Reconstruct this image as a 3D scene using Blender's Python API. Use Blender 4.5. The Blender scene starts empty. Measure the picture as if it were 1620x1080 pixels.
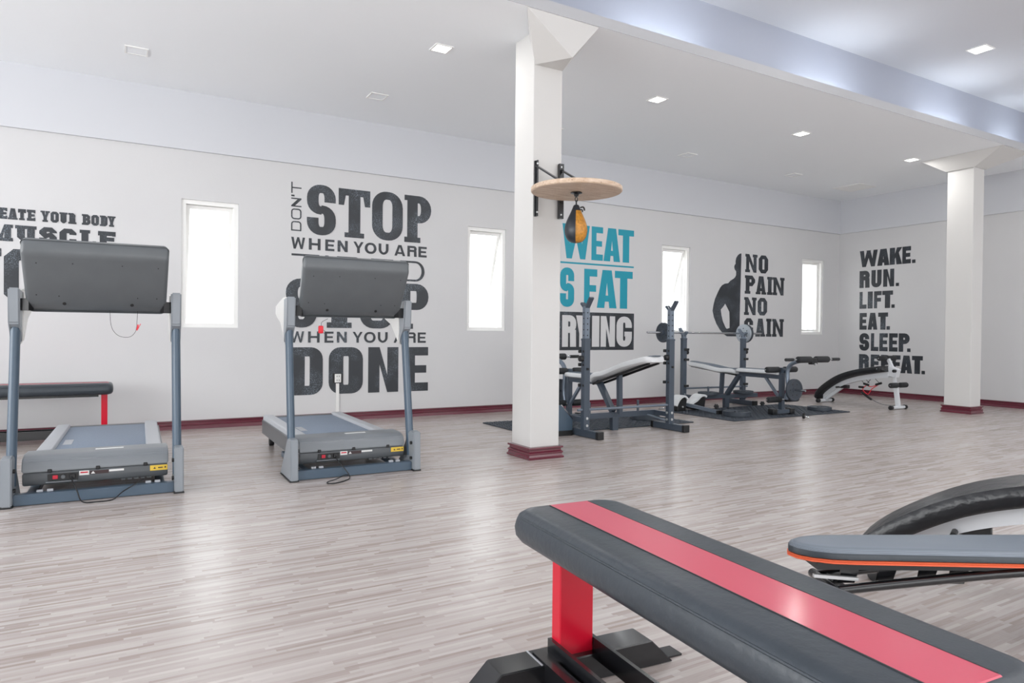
import bpy, bmesh, math, random
from mathutils import Vector, Matrix, Euler
random.seed(7)
S = bpy.context.scene
COL = S.collection
PI = math.pi

# ------------------------------------------------------------------ camera
FPX = 1084.6
YAW, PITCH, ROLL = map(math.radians, (-30.1692, -.6955, .5511))
_f = Vector((-math.sin(YAW)*math.cos(PITCH), math.cos(YAW)*math.cos(PITCH), math.sin(PITCH)))
_r0 = Vector((math.cos(YAW), math.sin(YAW), 0))
_u0 = _r0.cross(_f)
_r = _r0*math.cos(ROLL) + _u0*math.sin(ROLL)
_u = -_r0*math.sin(ROLL) + _u0*math.cos(ROLL)
CAM = Vector((0, 0, 1.0))
cd = bpy.data.cameras.new('camera'); cam = bpy.data.objects.new('camera', cd); COL.objects.link(cam)
cd.sensor_width = 36; cd.lens = FPX/1620*36; cd.clip_start = .05; cd.clip_end = 300
m = Matrix.Identity(4)
for i in range(3):
    m[i][0], m[i][1], m[i][2] = _r[i], _u[i], -_f[i]
    m[i][3] = CAM[i]
cam.matrix_world = m
S.camera = cam
def at(ax, v, px, py):
    """the point of the plane axis=v that the photograph shows at pixel (px, py)"""
    d = _f + _r*((px-810)/FPX) - _u*((py-540)/FPX)
    return CAM + d*((v-CAM[ax])/d[ax])

# ------------------------------------------------------------------ world, sun, area lights, exposure
S.view_settings.view_transform = 'Standard'; S.view_settings.look = 'None'
S.view_settings.gamma = 1; S.view_settings.use_curve_mapping = False
S.view_settings.exposure = 0.12
w = bpy.data.worlds.new('sky'); S.world = w; w.use_nodes = True
bg = w.node_tree.nodes['Background']
bg.inputs[0].default_value = (.965, .985, 1, 1); bg.inputs[1].default_value = 2.9
def area(name, loc, rot, sx, sy, e, col=(1, 1, 1)):
    l = bpy.data.lights.new(name, 'AREA'); l.shape = 'RECTANGLE'; l.size = sx; l.size_y = sy; l.energy = e; l.color = col
    o = bpy.data.objects.new(name, l); COL.objects.link(o); o.location = loc; o.rotation_euler = rot; return o
sun = bpy.data.lights.new('sun', 'SUN'); sun.energy = 16.0; sun.angle = .02
so = bpy.data.objects.new('sun', sun); COL.objects.link(so); so.rotation_euler = (math.radians(38), 0, math.radians(15)); so.location = (0, -5, 20)
# soft fill lamps added at unseen openings left and behind, standing in for daylight
area('daylight_fill_left', (-5.2, 2.4, 1.8), (0, math.radians(-118), 0), 2.4, 7.5, 235, (.985, .99, 1))
area('daylight_fill_behind', (3.5, -4.8, 1.8), (math.radians(120), 0, 0), 12, 2.4, 20, (.965, .98, 1))
# unseen overhead fill lamp, added to brighten the hall from above
area('overhead_fill', (6.2, -.2, 3.95), (0, 0, 0), 9.5, 4, 150, (.985, .99, 1))

# ------------------------------------------------------------------ materials
def lin(c):
    c /= 255.
    return c/12.92 if c <= .04045 else ((c+.055)/1.055)**2.4
def rgb(r, g, b): return (lin(r), lin(g), lin(b), 1)
class NT:
    def __init__(s, m): s.t = m.node_tree; s.n = s.t.nodes; s.l = s.t.links
    def add(s, typ, ins=None, **kw):
        n = s.n.new(typ)
        for k, v in kw.items(): setattr(n, k, v)
        for k, v in (ins or {}).items():
            if isinstance(v, bpy.types.NodeSocket): s.l.new(v, n.inputs[k])
            else: n.inputs[k].default_value = v
        return n
    def math(s, op, a, b=0.0):
        n = s.add('ShaderNodeMath', {0: a, 1: b}, operation=op); return n.outputs[0]
def mat(name, col, rough=.5, metal=0, spec=.5, bump=None, var=0, vscale=6, coat=0):
    m = bpy.data.materials.new(name); m.use_nodes = True; t = NT(m); p = t.n['Principled BSDF']
    p.inputs['Base Color'].default_value = rgb(*col); p.inputs['Roughness'].default_value = rough
    p.inputs['Metallic'].default_value = metal; p.inputs['Specular IOR Level'].default_value = spec
    if coat: p.inputs['Coat Weight'].default_value = coat; p.inputs['Coat Roughness'].default_value = .15
    tc = t.add('ShaderNodeTexCoord')
    if var:
        nz = t.add('ShaderNodeTexNoise', {'Vector': tc.outputs['Object'], 'Scale': vscale, 'Detail': 4.0})
        c = rgb(*col)
        mr = t.add('ShaderNodeMapRange', {'Value': nz.outputs[0], 1: .3, 2: .7, 3: 1-var, 4: 1+var})
        mx = t.add('ShaderNodeVectorMath', {0: c[:3]}, operation='SCALE'); t.l.new(mr.outputs[0], mx.inputs['Scale'])
        t.l.new(mx.outputs[0], p.inputs['Base Color'])
    if bump:
        nz = t.add('ShaderNodeTexNoise', {'Vector': tc.outputs['Object'], 'Scale': bump[0], 'Detail': 3.0})
        bp = t.add('ShaderNodeBump', {'Height': nz.outputs[0], 'Strength': bump[1], 'Distance': bump[2] if len(bump) > 2 else .01})
        t.l.new(bp.outputs[0], p.inputs['Normal'])
    return m
M = {}
M['wall'] = mat('wall_paint', (205, 205, 206), .75, bump=(60, .15, .002), var=.012, vscale=1.5)
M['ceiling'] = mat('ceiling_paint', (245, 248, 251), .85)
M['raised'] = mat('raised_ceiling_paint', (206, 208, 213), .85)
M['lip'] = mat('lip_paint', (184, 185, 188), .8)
M['recess'] = mat('recess_shade_tint', (168, 173, 186), .85)  # cool, dim shade of the cove put into the recess wall's colour
M['beam'] = mat('beam_paint', (204, 206, 211), .8)
M['column'] = mat('column_paint', (208, 207, 205), .7, bump=(50, .1, .002))
M['burgundy'] = mat('burgundy_gloss', (98, 34, 50), .22, coat=.4)
M['frame_white'] = mat('window_white', (238, 238, 236), .35)
M['tm_grey'] = mat('moulded_grey_plastic', (118, 123, 128), .3, var=.03)
M['tm_dark'] = mat('dark_grey_plastic', (92, 96, 99), .34, var=.04, vscale=10)
M['tm_light'] = mat('pale_grey_plastic', (168, 171, 176), .4)
M['tm_cover'] = mat('grey_foot_plastic', (138, 144, 150), .4)
M['tm_steel'] = mat('blue_grey_painted_tube', (74, 91, 107), .32)
M['tm_pale'] = mat('cream_handrail_plastic', (222, 221, 218), .4)
M['belt'] = mat('running_belt', (118, 130, 146), .6, bump=(300, .4, .002), var=.12, vscale=120)
M['black'] = mat('black_plastic', (24, 25, 27), .4)
M['rubber'] = mat('black_foam', (34, 36, 39), .65, bump=(200, .3, .002))
M['steel'] = mat('hammered_grey_steel', (70, 80, 92), .36, metal=.1, bump=(90, .2, .002))
M['steel_lt'] = mat('pale_inner_tube', (116, 127, 140), .3, metal=.4)
M['chrome'] = mat('chrome', (190, 193, 196), .18, metal=1)
M['bolt'] = mat('zinc_bolt', (205, 207, 208), .3, metal=.6)
M['iron'] = mat('weight_plate_paint', (56, 63, 72), .5, bump=(120, .3, .002), var=.08)
M['iron_lt'] = mat('silver_weight_plate', (168, 176, 184), .4, metal=.3)
M['pad_white'] = mat('white_vinyl', (214, 216, 218), .45)
M['pad_grey'] = mat('slate_vinyl', (92, 104, 118), .42)
M['leather'] = mat('black_leather', (50, 57, 64), .38, bump=(45, .22, .006), var=.08, vscale=14)
M['stripe'] = mat('red_vinyl', (200, 66, 90), .36, bump=(300, .1, .001), coat=.35)
M['red'] = mat('red_enamel', (200, 14, 44), .28)
M['black_paint'] = mat('black_enamel', (22, 23, 26), .22, coat=.3)
M['white_paint'] = mat('white_enamel', (214, 217, 221), .3)
M['curve_pad'] = mat('wrinkled_black_leather', (22, 24, 28), .3, bump=(16, .5, .015), var=.1)
M['orange'] = mat('orange_piping', (228, 104, 66), .5)
M['mesh_pad'] = None
M['ink'] = None
M['teal'] = mat('teal_vinyl', (6, 146, 168), .4)
M['wood'] = None
M['ochre'] = mat('ochre_leather', (184, 126, 42), .4, var=.3, vscale=60)
M['grey_bag'] = mat('bag_black_leather', (38, 44, 52), .35)
M['mat_rubber'] = mat('mat_rubber', (52, 59, 68), .55, var=.1, vscale=30)
M['yellow'] = mat('yellow_label', (226, 190, 70), .5)
M['paper'] = mat('white_label', (222, 222, 220), .5)
M['label_red'] = mat('red_label', (196, 40, 60), .5)
M['label_dark'] = mat('dark_label', (60, 44, 46), .5)
M['outlet'] = mat('white_outlet', (226, 226, 224), .35)
M['neon_red'] = mat('red_plastic', (222, 30, 48), .4)
M['ground'] = mat('pale_concrete', (206, 202, 196), .9, var=.05)
M['render'] = mat('pale_render', (214, 212, 208), .9)
def emis(name, col, s):
    m = bpy.data.materials.new(name); m.use_nodes = True; t = NT(m); t.n.remove(t.n['Principled BSDF'])
    e = t.add('ShaderNodeEmission', {0: (*col, 1), 1: s}); t.l.new(e.outputs[0], t.n['Material Output'].inputs[0]); return m
M['lamp'] = emis('lamp_diffuser', (1, .99, .97), 5.0)
M['tube'] = emis('cove_tube', (.88, .94, 1), 24.0)
def m_ink():
    m = bpy.data.materials.new('worn_glare_black_vinyl'); m.use_nodes = True; t = NT(m); p = t.n['Principled BSDF']
    tc = t.add('ShaderNodeTexCoord')
    n1 = t.add('ShaderNodeTexNoise', {'Vector': tc.outputs['Object'], 'Scale': 3.0, 'Detail': 2.0})
    n2 = t.add('ShaderNodeTexNoise', {'Vector': tc.outputs['Object'], 'Scale': 140.0, 'Detail': 3.0, 'Roughness': .7})
    a = t.math('MULTIPLY', t.add('ShaderNodeMapRange', {'Value': n1.outputs[0], 1: .45, 2: .75, 3: 0.0, 4: 1.0}).outputs[0],
               t.add('ShaderNodeMapRange', {'Value': n2.outputs[0], 1: .5, 2: .68, 3: 0.0, 4: 1.0}).outputs[0])
    mx = t.add('ShaderNodeMix', {0: a, 6: rgb(40, 44, 50), 7: rgb(150, 165, 178)}, data_type='RGBA')  # pale flecks: scratches plus glare on the vinyl, put into the colour
    t.l.new(mx.outputs[2], p.inputs['Base Color']); p.inputs['Roughness'].default_value = .42
    return m
M['ink'] = m_ink()
def m_wood():
    m = bpy.data.materials.new('plywood'); m.use_nodes = True; t = NT(m); p = t.n['Principled BSDF']
    tc = t.add('ShaderNodeTexCoord'); mp = t.add('ShaderNodeMapping', {'Vector': tc.outputs['Object'], 'Scale': (2, 14, 14)})
    n = t.add('ShaderNodeTexNoise', {'Vector': mp.outputs[0], 'Scale': 3.0, 'Detail': 6.0, 'Distortion': .6})
    cr = t.add('ShaderNodeValToRGB', {0: n.outputs[0]}); cr.color_ramp.elements[0].color = rgb(188, 160, 134); cr.color_ramp.elements[1].color = rgb(220, 200, 180)
    cr.color_ramp.elements[0].position = .3; cr.color_ramp.elements[1].position = .7
    n2 = t.add('ShaderNodeTexNoise', {'Vector': tc.outputs['Object'], 'Scale': 60.0, 'Detail': 2.0})
    f = t.add('ShaderNodeMapRange', {'Value': n2.outputs[0], 1: .64, 2: .72, 3: 0.0, 4: .6})
    mx = t.add('ShaderNodeMix', {0: f.outputs[0], 6: cr.outputs[0], 7: rgb(120, 80, 55)}, data_type='RGBA')
    t.l.new(mx.outputs[2], p.inputs['Base Color']); p.inputs['Roughness'].default_value = .5; return m
M['wood'] = m_wood()
def m_perf():
    m = bpy.data.materials.new('perforated_grey_vinyl'); m.use_nodes = True; t = NT(m); p = t.n['Principled BSDF']
    tc = t.add('ShaderNodeTexCoord')
    v = t.add('ShaderNodeTexVoronoi', {'Vector': tc.outputs['Object'], 'Scale': 210.0, 'Randomness': 0.0})
    f = t.add('ShaderNodeMapRange', {'Value': v.outputs[0], 1: .2, 2: .35, 3: 0.0, 4: 1.0})
    mx = t.add('ShaderNodeMix', {0: f.outputs[0], 6: rgb(80, 88, 97), 7: rgb(112, 121, 131)}, data_type='RGBA')
    t.l.new(mx.outputs[2], p.inputs['Base Color']); p.inputs['Roughness'].default_value = .42; return m
M['mesh_pad'] = m_perf()
def m_glass():
    m = bpy.data.materials.new('window_glass'); m.use_nodes = True; t = NT(m); t.n.remove(t.n['Principled BSDF'])
    tr = t.add('ShaderNodeBsdfTransparent', {0: (.97, .98, .98, 1)}); gl = t.add('ShaderNodeBsdfGlossy', {1: .02})
    fr = t.add('ShaderNodeFresnel', {0: 1.45}); ge = t.add('ShaderNodeNewGeometry')
    fc = t.math('MULTIPLY', fr.outputs[0], t.math('SUBTRACT', 1.0, ge.outputs['Backfacing'])); mx = t.add('ShaderNodeMixShader', {0: fc, 1: tr.outputs[0], 2: gl.outputs[0]})
    t.l.new(mx.outputs[0], t.n['Material Output'].inputs[0]); return m
M['glass'] = m_glass()
def m_floor():
    m = bpy.data.materials.new('strip_vinyl_floor'); m.use_nodes = True; t = NT(m); p = t.n['Principled BSDF']
    g = t.add('ShaderNodeNewGeometry'); sx = t.add('ShaderNodeSeparateXYZ', {0: g.outputs['Position']})
    X, Y = sx.outputs[0], sx.outputs[1]
    row = t.math('FLOOR', t.math('DIVIDE', Y, .0145))
    ro = t.add('ShaderNodeTexWhiteNoise', {'W': row}, noise_dimensions='1D')
    ln = t.math('ADD', t.math('MULTIPLY', ro.outputs[0], .12), .17)
    xs = t.math('DIVIDE', t.math('ADD', X, t.math('MULTIPLY', ro.outputs[0], 7.3)), ln)
    colx = t.math('FLOOR', xs)
    cv = t.add('ShaderNodeCombineXYZ', {0: colx, 1: row})
    wn = t.add('ShaderNodeTexWhiteNoise', {'Vector': cv.outputs[0]}, noise_dimensions='3D')
    # broad boards, some warmer than others
    brow = t.math('FLOOR', t.math('DIVIDE', Y, .174)); bcol = t.math('FLOOR', t.math('DIVIDE', t.math('ADD', X, t.math('MULTIPLY', brow, .37)), 1.2))
    bw = t.add('ShaderNodeTexWhiteNoise', {'Vector': t.add('ShaderNodeCombineXYZ', {0: bcol, 1: brow}).outputs[0]}, noise_dimensions='3D')
    nz = t.add('ShaderNodeTexNoise', {'Vector': t.add('ShaderNodeMapping', {'Vector': g.outputs['Position'], 'Scale': (3, 60, 1)}).outputs[0], 'Scale': 4.0, 'Detail': 3.0})
    v = t.math('ADD', t.math('MULTIPLY', wn.outputs[0], .56), t.math('ADD', t.math('MULTIPLY', nz.outputs[0], .3), t.math('MULTIPLY', bw.outputs[0], .14)))
    cr = t.add('ShaderNodeValToRGB', {0: v}); e = cr.color_ramp.elements
    e[0].position = .15; e[0].color = rgb(152, 138, 131); e[1].position = 1.0; e[1].color = rgb(203, 197, 193)
    q = cr.color_ramp.elements.new(.38); q.color = rgb(173, 163, 158)
    q = cr.color_ramp.elements.new(.7); q.color = rgb(188, 180, 176)
    t.l.new(cr.outputs[0], p.inputs['Base Color'])
    rr = t.add('ShaderNodeMapRange', {'Value': nz.outputs[0], 3: .2, 4: .3}); t.l.new(rr.outputs[0], p.inputs['Roughness'])
    bp = t.add('ShaderNodeBump', {'Height': nz.outputs[0], 'Strength': .12, 'Distance': .002}); t.l.new(bp.outputs[0], p.inputs['Normal'])
    p.inputs['Specular IOR Level'].default_value = .55
    return m
M['floor'] = m_floor()

# ------------------------------------------------------------------ object helpers
def tag(o, label=None, cat=None, group=None, kind=None):
    if label: o['label'] = label
    if cat: o['category'] = cat
    if group: o['group'] = group
    if kind: o['kind'] = kind
    return o
def thing(name, label, cat, loc=(0, 0, 0), rz=0, group=None):
    o = bpy.data.objects.new(name, None); o.empty_display_size = .1; COL.objects.link(o)
    o.location = loc; o.rotation_euler = (0, 0, rz); return tag(o, label, cat, group)
def obj(name, bm, m, parent=None, smooth=None, label=None):
    bmesh.ops.recalc_face_normals(bm, faces=bm.faces)
    me = bpy.data.meshes.new(name); bm.to_mesh(me); bm.free()
    o = bpy.data.objects.new(name, me); COL.objects.link(o)
    for x in (m if isinstance(m, (list, tuple)) else [m]): me.materials.append(x)
    if smooth is not None:
        for p in me.polygons: p.use_smooth = True
        me.set_sharp_from_angle(angle=math.radians(smooth))
    if parent: o.parent = parent
    if label: o['label'] = label
    return o
def struct(name, bm, m, parent=None, smooth=None):
    o = obj(name, bm, m, parent, smooth)
    if parent is None: o['kind'] = 'structure'
    return o
def B(): return bmesh.new()
def box(bm, a, b, bev=0, seg=2, mt=None):
    """box between two corners; mt optional matrix"""
    v = [bm.verts.new((x, y, z)) for x in (a[0], b[0]) for y in (a[1], b[1]) for z in (a[2], b[2])]
    q = [(0, 1, 3, 2), (4, 6, 7, 5), (0, 4, 5, 1), (2, 3, 7, 6), (0, 2, 6, 4), (1, 5, 7, 3)]
    fs = [bm.faces.new([v[i] for i in k]) for k in q]
    if mt is not None:
        for x in v: x.co = mt @ x.co
    if bev:
        es = list({e for f in fs for e in f.edges})
        bmesh.ops.bevel(bm, geom=es, offset=bev, segments=seg, affect='EDGES', profile=.5)
    return bm
def frame(d, up=Vector((0, 0, 1))):
    d = d.normalized(); s = d.cross(up)
    if s.length < 1e-4: s = d.cross(Vector((0, 1, 0)))
    s.normalize(); u = s.cross(d); return s, u
def bar(bm, p, q, w, h, up=(0, 0, 1), bev=0):
    """rectangular tube from p to q, width w (sideways), height h"""
    p, q = Vector(p), Vector(q); s, u = frame(q-p, Vector(up))
    v = []
    for c in (p, q):
        for a, b in ((-1, -1), (1, -1), (1, 1), (-1, 1)): v.append(bm.verts.new(c+s*a*w/2+u*b*h/2))
    fs = [bm.faces.new([v[i] for i in k]) for k in ((3, 2, 1, 0), (4, 5, 6, 7), (0, 1, 5, 4), (1, 2, 6, 5), (2, 3, 7, 6), (3, 0, 4, 7))]
    if bev: bmesh.ops.bevel(bm, geom=list({e for f in fs for e in f.edges}), offset=bev, segments=2, affect='EDGES')
    return bm
def tube(bm, pts, r, n=10, cap=True, sx=1.0):
    """round tube along a list of points; r a number or a list"""
    pts = [Vector(p) for p in pts]; k = len(pts); rs = r if isinstance(r, (list, tuple)) else [r]*k
    rings = []; s = None
    for i, p in enumerate(pts):
        d = (pts[min(i+1, k-1)]-pts[max(i-1, 0)]).normalized()
        if s is None: s, u = frame(d)
        else:
            s = (s-d*s.dot(d)).normalized(); u = s.cross(d)
        rings.append([bm.verts.new(p+(s*math.cos(2*PI*j/n)*sx+u*math.sin(2*PI*j/n))*rs[i]) for j in range(n)])
    for a, b in zip(rings, rings[1:]):
        for j in range(n): bm.faces.new((a[j], a[(j+1) % n], b[(j+1) % n], b[j]))
    if cap: bm.faces.new(rings[0][::-1]); bm.faces.new(rings[-1])
    return bm
def curve_pts(pts, n=6):
    """Catmull-Rom through pts"""
    P = [Vector(p) for p in pts]; P = [P[0]*2-P[1]]+P+[P[-1]*2-P[-2]]; out = []
    for i in range(1, len(P)-2):
        for j in range(n):
            t = j/n; a, b, c, d = P[i-1:i+3]
            out.append(.5*((2*b)+(c-a)*t+(2*a-5*b+4*c-d)*t*t+(3*b-a-3*c+d)*t**3))
    out.append(P[-2]); return out
def lathe(bm, prof, n=32, c=(0, 0, 0), axis='z', closed=False):
    """profile of (radius, height) turned about an axis through c"""
    c = Vector(c); rings = []
    def pt(r, h, a):
        x, y = r*math.cos(a), r*math.sin(a)
        return c+{'z': Vector((x, y, h)), 'x': Vector((h, x, y)), 'y': Vector((x, h, y))}[axis]
    for r, h in prof:
        rings.append([bm.verts.new(pt(0, h, 0))] if r < 1e-6 else [bm.verts.new(pt(r, h, 2*PI*j/n)) for j in range(n)])
    pr = list(zip(rings, rings[1:])) + ([(rings[-1], rings[0])] if closed else [])
    for a, b in pr:
        for j in range(n):
            k = (j+1) % n
            if len(a) == 1 and len(b) == 1: continue
            if len(a) == 1: bm.faces.new((a[0], b[j], b[k]))
            elif len(b) == 1: bm.faces.new((a[j], b[0], a[k]))
            else: bm.faces.new((a[j], b[j], b[k], a[k]))
    return bm
def cyl(bm, p, q, r, n=16, bev=0):
    p, q = Vector(p), Vector(q)
    if bev:
        d = (q-p).normalized(); L = (q-p).length
        return tube(bm, [p, p+d*bev*.3, p+d*bev, q-d*bev, q-d*bev*.3, q], [r-bev, r-bev*.3, r, r, r-bev*.3, r-bev], n)
    return tube(bm, [p, q], r, n)
def prism(bm, poly, a, b, axis='x', bev=0, seg=2):
    """polygon (2 coords) extruded along an axis from a to b"""
    def pt(u, v, t): return {'x': (t, u, v), 'y': (u, t, v), 'z': (u, v, t)}[axis]
    A = [bm.verts.new(pt(u, v, a)) for u, v in poly]; Bv = [bm.verts.new(pt(u, v, b)) for u, v in poly]; n = len(poly)
    fs = [bm.faces.new(A[::-1]), bm.faces.new(Bv)]+[bm.faces.new((A[i], A[(i+1) % n], Bv[(i+1) % n], Bv[i])) for i in range(n)]
    if bev: bmesh.ops.bevel(bm, geom=list({e for f in fs for e in f.edges}), offset=bev, segments=seg, affect='EDGES')
    return bm
def sweep(bm, path, prof, closed=False):
    """profile (outward offset, z) swept round a flat path of (x, y), mitred; outward is to the right of travel"""
    n = len(path); rings = []
    for i, p in enumerate(path):
        p = Vector(p)
        a = Vector(path[i-1]) if (i > 0 or closed) else None; b = Vector(path[(i+1) % n]) if (i < n-1 or closed) else None
        d1 = (p-a).normalized() if a is not None else None; d2 = (b-p).normalized() if b is not None else None
        d1 = d1 or d2; d2 = d2 or d1
        n1 = Vector((d1.y, -d1.x)); n2 = Vector((d2.y, -d2.x)); mv = (n1+n2); mv = mv/(mv.dot(n1)) if mv.length > 1e-6 else n1
        rings.append([bm.verts.new((p.x+mv.x*o, p.y+mv.y*o, z)) for o, z in prof])
    pr = list(zip(rings, rings[1:]))+([(rings[-1], rings[0])] if closed else [])
    k = len(prof)
    for a, b in pr:
        for j in range(k): bm.faces.new((a[j], b[j], b[(j+1) % k], a[(j+1) % k]))
    if not closed: bm.faces.new(rings[0]); bm.faces.new(rings[-1][::-1])
    return bm
def hull(bm, pts):
    vs = [bm.verts.new(p) for p in pts]; bmesh.ops.convex_hull(bm, input=vs); return bm

# ------------------------------------------------------------------ the room
D, R = 7.614, 11.123          # back wall, right wall
HC, HS, HT, LIP, REC, HU = 3.381, 2.803, 3.466, 4.29, 4.62, 4.07
XL, YB = -5.4, -5.0
bm = B(); box(bm, (XL, YB, -.1), (R+.2, D+.2, 0)); struct('floor', bm, M['floor'])
# back wall with four window openings
WIN = [(.585, 1.122), (3.778, 4.322), (6.957, 7.52), (10.115, 10.685)]
Z0, Z1 = 1.028, 2.316
bm = B(); xs = [XL]+[v for p in WIN for v in p]+[R+.2]
for i in range(0, len(xs), 2): box(bm, (xs[i], D, 0), (xs[i+1], D+.2, HU+.1))
for a, b in WIN: box(bm, (a, D, 0), (b, D+.2, Z0)); box(bm, (a, D, Z1), (b, D+.2, HU+.1))
bmesh.ops.remove_doubles(bm, verts=bm.verts, dist=1e-4)
struct('wall_back', bm, M['wall'])
bm = B(); box(bm, (R, YB, 0), (R+.2, D, HU+.1)); struct('wall_right', bm, M['wall'])
bm = B(); box(bm, (XL-.1, D-1.4, 0), (XL, D, HU+.1)); box(bm, (XL-.1, YB, 0), (XL, -1.6, HU+.1)); box(bm, (XL-.1, -1.6, 3.35), (XL, D-1.4, HU+.1)); box(bm, (XL-.1, -1.6, 0), (XL, D-1.4, .4))
struct('wall_left', bm, M['wall'])
bm = B(); box(bm, (XL-.1, YB-.1, 0), (-3, YB, HU+.1)); box(bm, (10, YB-.1, 0), (R+.2, YB, HU+.1)); box(bm, (-3, YB-.1, 3.35), (10, YB, HU+.1)); box(bm, (-3, YB-.1, 0), (10, YB, .4))
struct('wall_behind', bm, M['wall'])
# lower ceiling with its lip, light trough and the raised ceiling
bm = B()
prism(bm, [(D, HC), (LIP+.004, HC), (LIP+.004, HT), (LIP+.03, HT), (LIP+.03, HC+.058), (REC, HC+.058), (D, HC+.058)], XL, R, 'x')
struct('ceiling', bm, M['ceiling'])
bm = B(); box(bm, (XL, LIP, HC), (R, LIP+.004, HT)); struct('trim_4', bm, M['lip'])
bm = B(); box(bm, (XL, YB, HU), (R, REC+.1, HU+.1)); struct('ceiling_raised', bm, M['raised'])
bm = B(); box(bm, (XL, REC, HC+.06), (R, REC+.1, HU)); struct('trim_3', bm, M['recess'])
bm = B(); box(bm, (XL, D-.028, HS), (R-.028, D, HC)); struct('trim_1', bm, M['beam'])
bm = B(); box(bm, (R-.028, YB, HS), (R, D, HC)); struct('trim_2', bm, M['beam'])
# skirting
SK = [(0, 0), (.021, 0), (.021, .012), (.016, .018), (.013, .034), (.017, .04), (.017, .048), (.010, .056), (.010, .07), (.018, .076), (.018, .086), (0, .09)]
bm = B(); sweep(bm, [(XL, D), (R, D)], SK); struct('baseboard_back', bm, M['burgundy'], smooth=40)
bm = B(); sweep(bm, [(R, D), (R, YB)], SK); struct('baseboard_right', bm, M['burgundy'], smooth=40)
# columns
def column(name, label, x0, y0, x1, y1, ztop, cap):
    t = thing(name, label, 'column', ((x0+x1)/2, (y0+y1)/2, 0)); ox, oy = t.location[:2]
    bm = B(); box(bm, (x0-ox, y0-oy, 0), (x1-ox, y1-oy, HC), .004, 1); obj('shaft', bm, M['column'], t)
    bm = B(); hull(bm, [(x-ox, y-oy, z) for x, y, z in cap]); obj('haunch', bm, M['column'], t)
    pr = [(0, 0), (.03, 0), (.032, .012), (.024, .018), (.02, .036), (.026, .042), (.026, .05), (.014, .06), (.014, .074), (.026, .08), (.026, .094), (0, .098)]
    bm = B(); sweep(bm, [(x0-ox, y0-oy), (x1-ox, y0-oy), (x1-ox, y1-oy), (x0-ox, y1-oy)], pr, True); obj('base_moulding', bm, M['burgundy'], t, 40, 'glossy burgundy moulding')
    return t
zc = 3.112
column('column', 'square pale column carrying the round wooden speed bag board', 2.852, 4.602, 3.122, 4.892, zc,
       [(2.86, 4.60, zc), (3.12, 4.60, zc), (3.03, 4.335, zc), (2.60, LIP+.01, HC-.002), (3.256, LIP+.01, HC-.002), (3.19, 4.7, HC-.002), (2.86, 4.7, HC-.002)])
zc = 3.215
column('column', 'square pale column at the right, in front of the wall with the black morning list', 9.672, 4.722, 9.93, 5.05, zc,
       [(9.64, 4.70, zc), (9.93, 4.70, zc), (9.93, 5.06, zc), (9.64, 5.06, zc), (9.48, LIP+.02, HC-.002), (10.2, LIP+.02, HC-.002), (10.1, 5.3, HC-.002), (9.48, 5.3, HC-.002)])

# windows
def window(i, a, b, ang):
    t = thing('window_%d' % i, None, None, ((a+b)/2, D, Z0)); t['kind'] = 'structure'
    W, H = b-a, Z1-Z0; h = W/2; f = .042; y0, y1 = .02, .10
    bm = B(); box(bm, (-h, y0, 0), (-h+f, y1, H)); box(bm, (h-f, y0, 0), (h, y1, H)); box(bm, (-h+f, y0, 0), (h-f, y1, f)); box(bm, (-h+f, y0, H-f), (h-f, y1, H))
    for s in (-1, 1): box(bm, (s*(h-f)-.006, y0+.035, f), (s*(h-f)+.006, y0+.05, H-f))
    obj('window_frame', bm, M['frame_white'], t)
    # top hung leaf pushed outwards
    sash = B(); g = .038; w2 = h-f-.004; hh = H-2*f-.008
    box(sash, (-w2, 0, -hh), (-w2+g, .035, 0)); box(sash, (w2-g, 0, -hh), (w2, .035, 0)); box(sash, (-w2+g, 0, -g), (w2-g, .035, 0)); box(sash, (-w2+g, 0, -hh), (w2-g, .035, -hh+g))
    so = obj('window_leaf', sash, M['frame_white'], t); so.location = (0, y1-.03, H-f-.004); so.rotation_euler = (math.radians(ang), 0, 0)
    gl = B(); box(gl, (-w2+g, .014, -hh+g), (w2-g, .02, -g)); go = obj('pane', gl, M['glass'], so)
    if ang:
        st = B(); e = Matrix.Rotation(math.radians(ang), 4, 'X') @ Vector((w2-.012, 0, -.42))
        bar(st, (h-f-.01, y1-.03, H-f-.2), (e.x, e.y+y1-.03, e.z+H-f), .005, .009); obj('stay_arm', st, M['frame_white'], t)
        hd = B(); e = Matrix.Rotation(math.radians(ang), 4, 'X') @ Vector((.06, -.012, -hh+.02))
        box(hd, (e.x-.05, e.y+y1-.05, e.z+H-f-.01), (e.x+.05, e.y+y1-.03, e.z+H-f+.008)); obj('window_handle', hd, M['frame_white'], so if False else t)
for i, (a, b) in enumerate(WIN): window(i+1, a, b, (16, 18, 18, 0)[i])

# ------------------------------------------------------------------ outside
bm = B(); box(bm, (-30, D+.25, -.4), (60, 60, -.3)); tag(struct('ground_outside', bm, M['ground']), kind='structure')
t = thing('building', 'pale far building seen through the small window beside the corner', 'building', (58, 46, -.3))
bm = B(); box(bm, (-8, -2, 0), (8, 2, 3.1)); obj('wall', bm, M['render'], t)
for k in range(7):
    bm = B(); box(bm, (-7+k*2.1, -2.06, 1.2), (-5.9+k*2.1, -1.99, 2.4)); obj('window', bm, M['tm_light'], t)

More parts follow.
